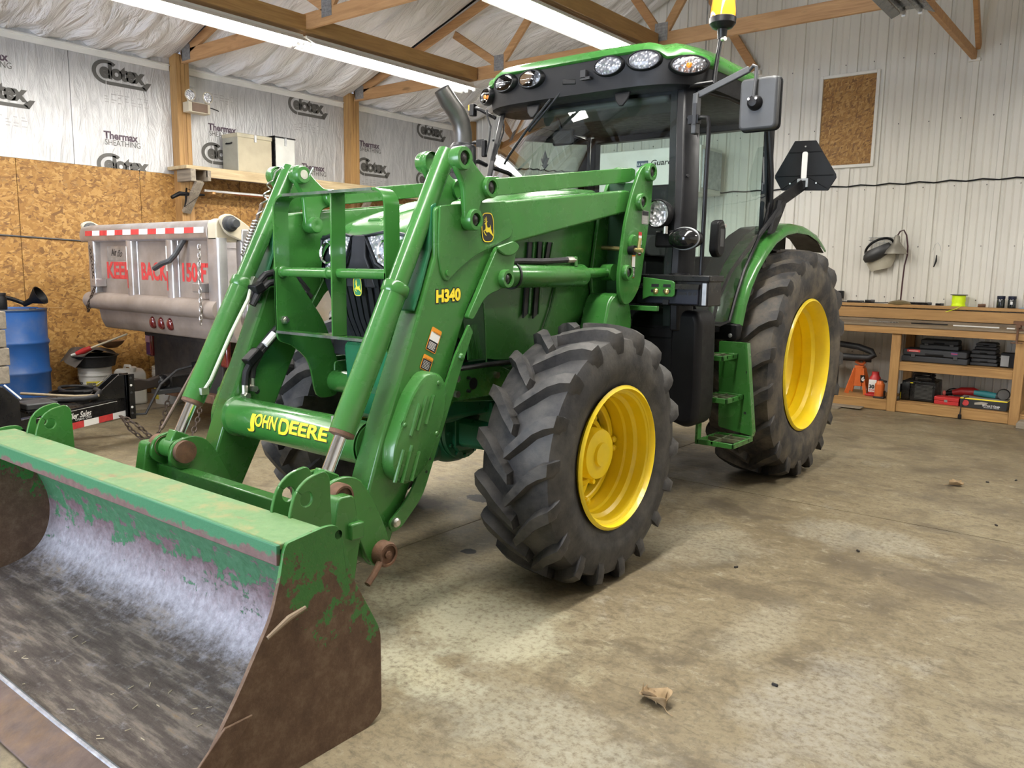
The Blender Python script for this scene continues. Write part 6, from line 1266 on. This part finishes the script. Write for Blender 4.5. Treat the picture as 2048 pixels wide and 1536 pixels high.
gr = thing('angle_grinder', 'teal angle grinder lying on the jumper cable carton', 'grinder', (1.62,6.2,.22)); ob('grinder_body', M().tube([(1.50,6.18,.262),(1.60,6.18,.257),(1.70,6.17,.248)], [.024,.034,.030], 14), mat('teal_plastic', (.02,.17,.19), .45), gr); ob('gear_head', M().cyl((1.70,6.17,.25),(1.76,6.165,.245),.028,12), GREYP, gr); ob('grinding_disc', M().lathe([(.0005,0),(.05,.0),(.052,.004),(.0005,.006)], (1.765,6.135,.272), 'y', 24), mat('disc_grey', (.10,.095,.09), .7), gr); ob('wheel_guard', M().lathe([(.056,-.004),(.058,.02),(.03,.024)], (1.765,6.14,.272), 'y', 20), BLK, gr)
rt_ = thing('red_power_tool', 'red and black power tool with coiled cord behind the red case', 'power tool', (1.40,6.32,.12)); ob('tool_body', M().tube([(1.28,6.33,.22),(1.36,6.34,.24),(1.47,6.34,.245),(1.54,6.34,.235)], [.028,.045,.05,.03], 14), RED, rt_); ob('tool_grip', M().tube([(1.20,6.30,.205),(1.28,6.33,.22)], [.022,.026], 12), BLK, rt_); ob('pink_knob', M().ell((1.21,6.28,.215), (.018,.02,.03), 12, 8), mat('salmon_plastic', (.70,.17,.14), .4), rt_); ob('tool_cord', M().tube([(1.28+.07*cos(i*.5),6.40+.03*sin(i*.9),.20+.055*sin(i*.5)) for i in range(26)], .006, 6), RUB, rt_); ob('tool_foot', M().box(1.30,1.52,6.30,6.40,.117,.20), DARK, rt_, bev=.01)
pc = thing('plug_cord', 'black cord with a plug hanging from the low shelf to the floor', 'cord', (1.42,6.03,0)); ob('cord', M().tube([(1.47,6.10,.225),(1.44,6.045,.222),(1.425,5.995,.16),(1.42,5.99,.05)], .005, 6), RUB, pc); ob('plug', M().box(1.405,1.435,5.975,6.005,.005,.05), BLK, pc, bev=.004)
# ---- left bay
js = thing('jack_stand', 'orange jack stand on the low shelf under the bench', 'jack stand', (.34,6.3,.116)); ob('column', M().loft([[(.34-w,6.30-w,z),(.34+w,6.30-w,z),(.34+w,6.30+w,z),(.34-w,6.30+w,z)] for w, z in ((.045,.20),(.04,.40),(.05,.43))]), ORANGE, js, bev=.006); ob('saddle', M().tube([(.29,6.30,.475),(.34,6.30,.45),(.37,6.30,.45),(.39,6.30,.475)], .018, 8), ORANGE, js)
for sx_, sy_ in ((-1,-1),(1,-1),(-1,1),(1,1)): ob('leg', M().beam((.34+sx_*.035,6.30+sy_*.035,.40),(.34+sx_*.10,6.30+sy_*.10,.118),.012,.05), ORANGE, js, bev=.002)
flat([(0,0),(.05,0),(.05,.09),(0,.09)], 'stand_plate', js, KPR, (.38,6.212,.25), (.9,.3,0), (0,-.25,.95)); text('6', 'stand_lettering', js, WHT, (.39,6.208,.27), (.9,.3,0), (0,-.25,.95), .07, off=.003)
bj = thing('bottle_jack', 'red bottle jack with a white 30 ton label', 'bottle jack', (.53,6.22,.116)); ob('jack_body', M().lathe([(.0005,.02),(.055,.02),(.06,.03),(.058,.20),(.04,.225),(.036,.25),(.036,.265),(.0005,.268)], (.53,6.22,.118), 'z', 24), RED, bj); ob('base', M().box(.45,.61,6.15,6.29,.117,.14), RED, bj, bev=.006); flat([(0,0),(.08,0),(.08,.135),(0,.135)], 'white_label', bj, WHT, (.482,6.158,.165), (1,0,0), (0,0,1)); text('30', 'jack_lettering', bj, KPR, (.487,6.157,.205), (1,0,0), (0,0,1), .055, off=.003); text('TON', 'jack_lettering', bj, RPR, (.49,6.157,.172), (1,0,0), (0,0,1), .03, off=.001); ob('release_valve', M().cyl((.58,6.2,.30),(.66,6.17,.29),.012,8), BLK, bj)
bj2 = thing('bottle_jack', 'orange-red bottle jack in front of the white-labelled jack', 'bottle jack', (.61,6.12,.116)); ob('jack_body', M().lathe([(.0005,.02),(.048,.02),(.05,.03),(.05,.15),(.035,.17),(.03,.185),(.0005,.188)], (.615,6.09,.118), 'z', 20), ORANGE, bj2); ob('base', M().box(.565,.675,6.04,6.14,.117,.137), DARK, bj2, bev=.005); ob('pump_socket', M().cyl((.655,6.09,.14),(.665,6.085,.20),.016,8), DARK, bj2)
bar_ = ob('metal_bar', M().tube([(.685,6.20,.118),(.690,6.19,.5),(.700,6.185,.74),(.712,6.18,.775)], .008, 8), BEIGE); tag(bar_, 'thin pale metal bar leaning against the bench leg', 'bar')
hv = ob('vacuum_hose', M().tube([(-.2,6.35,.62),(.1,6.30,.66),(.32,6.28,.64),(.46,6.26,.60),(.49,6.25,.56),(.44,6.24,.53),(.28,6.24,.525),(.05,6.25,.53),(-.2,6.26,.53)], .035, 12), RUB); tag(hv, 'thick black vacuum hose looped under the bench', 'hose')
hk = thing('hose_hook', 'black bracket carrying the vacuum hose under the bench', 'bracket', (.1,6.4,.5)); ob('hook_bar', M().box(-.25,.42,6.42,6.45,.46,.49), BLKM, hk); ob('hook_arm', M().box(.05,.09,6.24,6.45,.462,.488), BLKM, hk); ob('hook_post', M().box(-.02,.02,6.43,6.62,.117,.49), BLKM, hk)
for k, (a, b_, c, d_) in enumerate(((-.25,.30,5.72,5.95),(.02,.50,5.82,5.97))): tag(ob('floor_mat', M().box(a,b_,c,d_,.001+.012*k,.012+.012*k), WGX, bev=.002, seg=1), ['flat grey board on the floor behind the rear tyre','shorter grey board lying across another in front of the bench'][k], 'board', 'boards on the floor by the bench')
wdg = ob('wood_wedge', M().prism([(1.93,.0),(2.25,.0),(2.25,.075),(1.95,.075),(1.93,.05)], 'y', 5.80, 5.95), WGX, bev=.006); tag(wdg, 'weathered wood offcut on the floor at the right picture edge', 'wood block')
# ---- on the ledge and bench
lm = thing('desk_lamp', 'old brass-based gooseneck desk lamp with cone shade on the bench ledge', 'lamp', (.625,6.60,1.12)); ob('base', M().lathe([(.0005,.002),(.118,.0),(.12,.012),(.10,.03),(.05,.042),(.012,.048)], (.63,6.595,1.119), 'z', 36), mat('old_brass', (.26,.20,.10), .4, .7, .2, 15), lm)
ob('gooseneck', M().tube([(.635,6.60,1.16),(.638,6.60,1.35),(.645,6.60,1.55),(.665,6.60,1.66),(.665,6.59,1.76),(.645,6.58,1.88),(.615,6.57,1.935),(.58,6.565,1.92),(.555,6.56,1.87)], .008, 10), mat('maroon_neck', (.05,.012,.018), .4), lm); ob('shade', M().lathe([(.018,.0),(.030,-.02),(.034,-.075),(.06,-.11),(.10,-.16),(.118,-.205),(.114,-.206),(.095,-.16),(.055,-.112),(.02,-.08)], (.555,6.56,1.88), 'z', 32), mat('dull_aluminium', (.36,.34,.29), .45, .7, .15, 10), lm); ob('lamp_bulb', M().ell((.555,6.56,1.73), (.03,.03,.04), 12, 8), WHITEP, lm)
ob('lamp_cord', M().tube([(.62,6.60,1.17),(.60,6.61,1.14),(.45,6.62,1.128),(.2,6.62,1.126),(.0,6.63,1.126),(-.1,6.66,1.20)], .005, 6), RUB, lm)
sp_ = thing('line_spool', 'spool of neon yellow line standing on the bench ledge', 'spool', (1.215,6.58,1.12)); ob('flange', M().cyl((1.215,6.575,1.119),(1.215,6.575,1.125),.083,28), mat('neon_flange', (.55,.65,.03), .4), sp_); ob('wound_line', M().lathe([(.066,.006),(.067,.02),(.062,.04),(.068,.06),(.064,.09),(.066,.118)], (1.215,6.575,1.12), 'z', 28), mat('neon_yellow', (.72,.95,.01), .45, var=.03), sp_); ob('flange', M().cyl((1.215,6.575,1.240),(1.215,6.575,1.247),.083,28), GREYP, sp_); ob('loose_end', M().tube([(1.26,6.50,1.13),(1.22,6.47,1.10),(1.12,6.47,1.06)], .003, 5), bpy.data.materials['neon_yellow'], sp_)
for k, (x, lb) in enumerate(((1.605,'dark jar on the bench ledge, nearer the yellow spool'),(1.705,'dark jar on the bench ledge, nearer the picture edge'))):
    j = thing('glass_jar', lb, 'jar', (x,6.58,1.12), group='dark jars on the ledge'); ob('jar_body', M().lathe([(.0005,0),(.036,0),(.038,.01),(.038,.085),(.032,.098)], (x,6.575,1.119), 'z', 20), mat('dark_glass', (.010,.014,.014), .12, cw=.5), j); ob('jar_lid', M().lathe([(.037,.094),(.038,.096),(.038,.126),(.0005,.128)], (x,6.575,1.119), 'z', 20), mat('navy_lid', (.012,.016,.04), .4), j)
    if k: flat([(0,0),(.022,0),(.022,.03),(0,.03)], 'jar_painted_glint', j, WHT, (x-.011,6.5365,1.16), (1,0,0), (0,0,1))  # glint put in as a small white patch on the glass
bt = thing('blue_rag', 'pale blue rag at the end of the bench ledge', 'rag', (1.82,6.58,1.12)); ob('cloth', M().grid(lambda u, v: (1.77+.16*u, 6.53+.10*v, 1.122+.028*sin(pi*u)*sin(pi*v)*(1+.4*sin(9*u+5*v))), 10, 8), mat('blue_cloth', (.20,.30,.38), .9), bt, ang=80)
tools = ((.15,6.58,.16,.012,'black pry bar lying at the left of the ledge'),(.82,6.60,.22,.014,'black socket wrench lying right of the lamp base'),(1.02,6.60,.06,.012,'small dark bit beside the yellow spool'),(.30,6.60,.08,.018,'black clip lying left of the lamp base'),(1.42,6.60,.05,.016,'brown leaf scrap between spool and jars'))
for x, y, L, r_, lb in tools:
    t_ = thing('hand_tool', lb, 'tool', (x,y,1.12), group='small tools on the ledge'); ob('tool_shaft', M().tube([(x-L/2,y,1.121+r_),(x+L/2,y+.01,1.121+r_)], r_, 8), BLKM if 'leaf' not in lb else RUST, t_); ob('tool_head', M().cyl((x+L/2-.02,y+.01,1.1225+r_),(x+L/2+.02,y+.01,1.1225+r_),r_*1.08,8), GREYP if 'leaf' not in lb else RUST, t_)
for (x, y, L, w, mt, lb) in ((.55,6.30,.30,.03,STEEL,'steel rule lying on the bench top'),(1.0,6.33,.35,.035,BLKM,'black flat bar lying on the bench top'),(1.45,6.25,.42,.03,WHITEP,'long white strip lying on the bench top'),(.95,6.40,.12,.05,BLKM,'black file box on the bench top behind the bar'),(1.76,6.22,.07,.05,WHITEP,'small white scrap beside the rusty clamp')):
    tag(ob('bench_item', M().bx((x,y,.9325),(L,w,.012),(0,0,random.uniform(-.05,.05))), mt, bev=.002, seg=1), lb, 'bench item', 'things on the bench top')
cl = thing('rusty_clamp', 'rusty screw clamp fixed to the bench top at the picture edge', 'clamp', (1.87,6.0,.926)); ob('clamp_frame', M().prism([(1.80,1.02),(1.95,1.02),(1.95,.985),(1.87,.975),(1.87,.945),(1.90,.93),(1.90,.926),(1.84,.926),(1.84,.98),(1.80,.99)], 'y', 6.0, 6.05), RUST, cl, bev=.006); ob('clamp_screw', M().cyl((1.85,5.945,.80),(1.85,5.945,.98),.010,8), RUST, cl); ob('clamp_jaw', M().box(1.83,1.87,5.935,6.02,.96,.985), RUST, cl); ob('clamp_bar', M().cyl((1.80,5.945,.81),(1.90,5.945,.81),.006,8), RUST, cl)
# ---- on the end wall
fs = thing('face_shield', 'clear face shield with dark headband hanging on the end wall', 'face shield', (.36,6.66,1.66)); ob('headband', M().tube([(.36+.145*cos(a)*1.0,6.64-.10*sin(a)*.9,1.74+.10*sin(a)*.9+.06*cos(a)) for a in [pi*i/14 for i in range(15)]], .014, 8), BLK, fs)
ob('crown', M().loft([[(.36+rx*cos(t)*cos(.42)-0*sin(t), 6.62-.07+.07*cos(t*1)*0-.05*sin(t)*sc_, z0+rx*cos(t)*sin(.42)+.012*sc_) for t in [2*pi*i/28 for i in range(28)]] for rx, z0, sc_ in ((.13,1.74,.8),(.155,1.70,1.1),(.158,1.66,1.2),(.13,1.615,1.0),(.05,1.595,.6))]), mat('dark_visor', (.03,.03,.03), .4), fs, ang=60)
n_ = glass('amber_visor', (.93,.90,.80), .15); ob('visor', M().grid(lambda u, v: (.375+(.165-.06*v*v)*sin((u-.5)*2.6)-.0+.02*v, 6.665-.13*cos((u-.5)*2.6)*(1-.35*v), 1.665-.165*v+.06*(u-.5)), 16, 8), mat('clouded_visor', (.50,.47,.38), .25, var=.05), fs, ang=80)
hg = thing('wire_rack', 'small wire rack screwed to the end wall behind the face shield', 'rack', (.36,6.67,1.8))
for z in (1.80,1.83,1.86): ob('rack_wire', M().tube([(.23,6.672,z),(.50,6.672,z)], .003, 6), GALV, hg)
for x in (.25,.30,.35,.40,.46): ob('rack_wire', M().tube([(x,6.672,1.74),(x,6.672,1.865)], .0025, 6), GALV, hg)
ob('rack_hook', M().tube([(.36,6.68,1.86),(.36,6.66,1.84)], .003, 6), GALV, hg)
ws_ = thing('wire_hanger', 'black strap hanging from a thin wire loop on the end wall', 'strap', (.93,6.67,1.6)); ob('wire_loop', M().tube([(.90,6.675,1.70),(.92,6.675,1.78),(.945,6.675,1.80),(.97,6.675,1.76),(.985,6.675,1.70)], .002, 5), GALV, ws_); ob('strap', M().tube([(.945,6.67,1.665),(.94,6.668,1.60),(.925,6.668,1.535),(.935,6.668,1.56),(.948,6.668,1.60),(.945,6.668,1.665)], .006, 6), BLK, ws_)
oc = thing('wall_outlet', 'black power adapter plugged in low on the end wall', 'adapter', (-.02,6.66,1.2)); ob('adapter', M().box(-.06,.0,6.62,6.68,1.16,1.25), BLK, oc, bev=.006); ob('white_plate', M().box(-.085,-.055,6.655,6.68,1.15,1.24), WHITEP, oc, bev=.004)
cw = []; x = -5.7
k = 0
while x < 6.2:
    cw.append((x, 6.672, 2.455+.004*sin(x*2))); cw.append((x+.15, 6.678, 2.440)); x += .305
tag(ob('wall_cable', M().tube(cw, .008, 6), BLK), 'black cable stapled across the ribbed end wall', 'cable')
# heater seen through the cab
ht = thing('unit_heater', 'white suspended heater with Guardian lettering, seen through the cab glass', 'heater', (-2.3,6.2,2.4)); ob('heater_case', M().box(-3.02,-1.55,5.95,6.55,2.39,2.95), WHITEP, ht, bev=.012); ob('louvre_end', M().box(-1.55,-1.53,6.0,6.5,2.45,2.90), GALV, ht)
for x in (-2.9,-1.7): ob('hanger_rod', M().cyl((x,6.25,2.94),(x,6.25,zr(x)-.1),.008,6), GALV, ht)
ob('rear_bracket', M().box(-2.9,-1.7,6.54,6.69,2.6,2.66), GALV, ht); text('Guardian', 'heater_lettering', ht, KPR, (-2.22,5.948,2.745), (1,0,0), (0,0,1), .095, off=.002, shear=.15, fit=.42); flat([(0,0),(.16,0),(.16,.075),(0,.075)], 'logo_box', ht, mat('logo_blue', (.03,.06,.12), .5), (-2.42,5.948,2.735), (1,0,0), (0,0,1)); text('L.B. WHITE', 'heater_lettering', ht, WHT, (-2.41,5.9472,2.757), (1,0,0), (0,0,1), .036, off=.001, fit=.14)
# ================================================================ LEAVES ON THE FLOOR
LEAF = mat('dry_leaf', (.36,.255,.14), .75, var=.25, sc=20)
def leaf(c, s, a, label):
    t_ = thing('dry_leaf', label, 'leaf', c, group='dry leaves on the floor'); R = Matrix.Rotation(a, 3, 'Z'); c = Vector(c)
    def f(u, v, sg=1):
        x = (u-.5)*2; w = (1-abs(x)**2.2)*.42*(1+.18*sin(11*u)); y = (v-.5)*2*w; z = .16+.42*abs(v-.5)*(1+.5*sin(5*u))*1.1+.10*sin(6*u+2)*v
        return tuple(c+R @ Vector((x*s*.5, y*s, max(.004, (z-.14)*s))))
    m = mesh(M().grid(f, 14, 8), 80); o = ob('blade', m, LEAF, t_); sm = o.modifiers.new('th', 'SOLIDIFY'); sm.thickness = .0012
    ob('leaf_lobe', mesh(M().grid(lambda u, v: tuple(c+R @ Vector(((u-.4)*s*.7, (.16+.30*v*(1-abs(2*u-1)))*s, .01+(.25*v+.06*sin(7*u))*s))), 8, 5), 80), LEAF, t_); ob('leaf_lobe', mesh(M().grid(lambda u, v: tuple(c+R @ Vector(((u-.5)*s*.6, -(.10+.28*v*(1-abs(2*u-1)))*s, .008+(.12*v*(1+sin(6*u)))*s))), 8, 5), 80), LEAF, t_)
    ob('stem', M().tube([tuple(c+R @ Vector((x*s, y*s, z*s))) for x, y, z in ((-.40,0,.06),(-.62,.05,.05),(-.85,.0,.03))], .0016, 5), LEAF, t_)
leaf((1.645,-.816,.002), .125, 2.6, 'curled dry brown leaf with stem on the open floor'); leaf((1.895,3.046,.002), .10, .6, 'small dry leaf on the floor ahead of the workbench')
for i, (x, y) in enumerate(((1.92,-.45),(1.35,.55),(2.25,2.2),(2.05,3.3),(2.2,3.5),(1.75,1.2))): tag(ob('floor_chip', M().bx((x,y,.005),(.022,.010,.009),(0,0,i*1.1)), DARK, bev=.002, seg=1), ['dark bark chip beside the curled leaf on the floor','dark bark chip on the floor right of the front tyre','dark bark chip near the floor joint right of the rear tyre','dark bark chip between the small leaf and the bench, left one','dark bark chip between the small leaf and the bench, right one','dark bark chip on the floor midway between both tyres'][i], 'debris', 'bark chips on the floor')
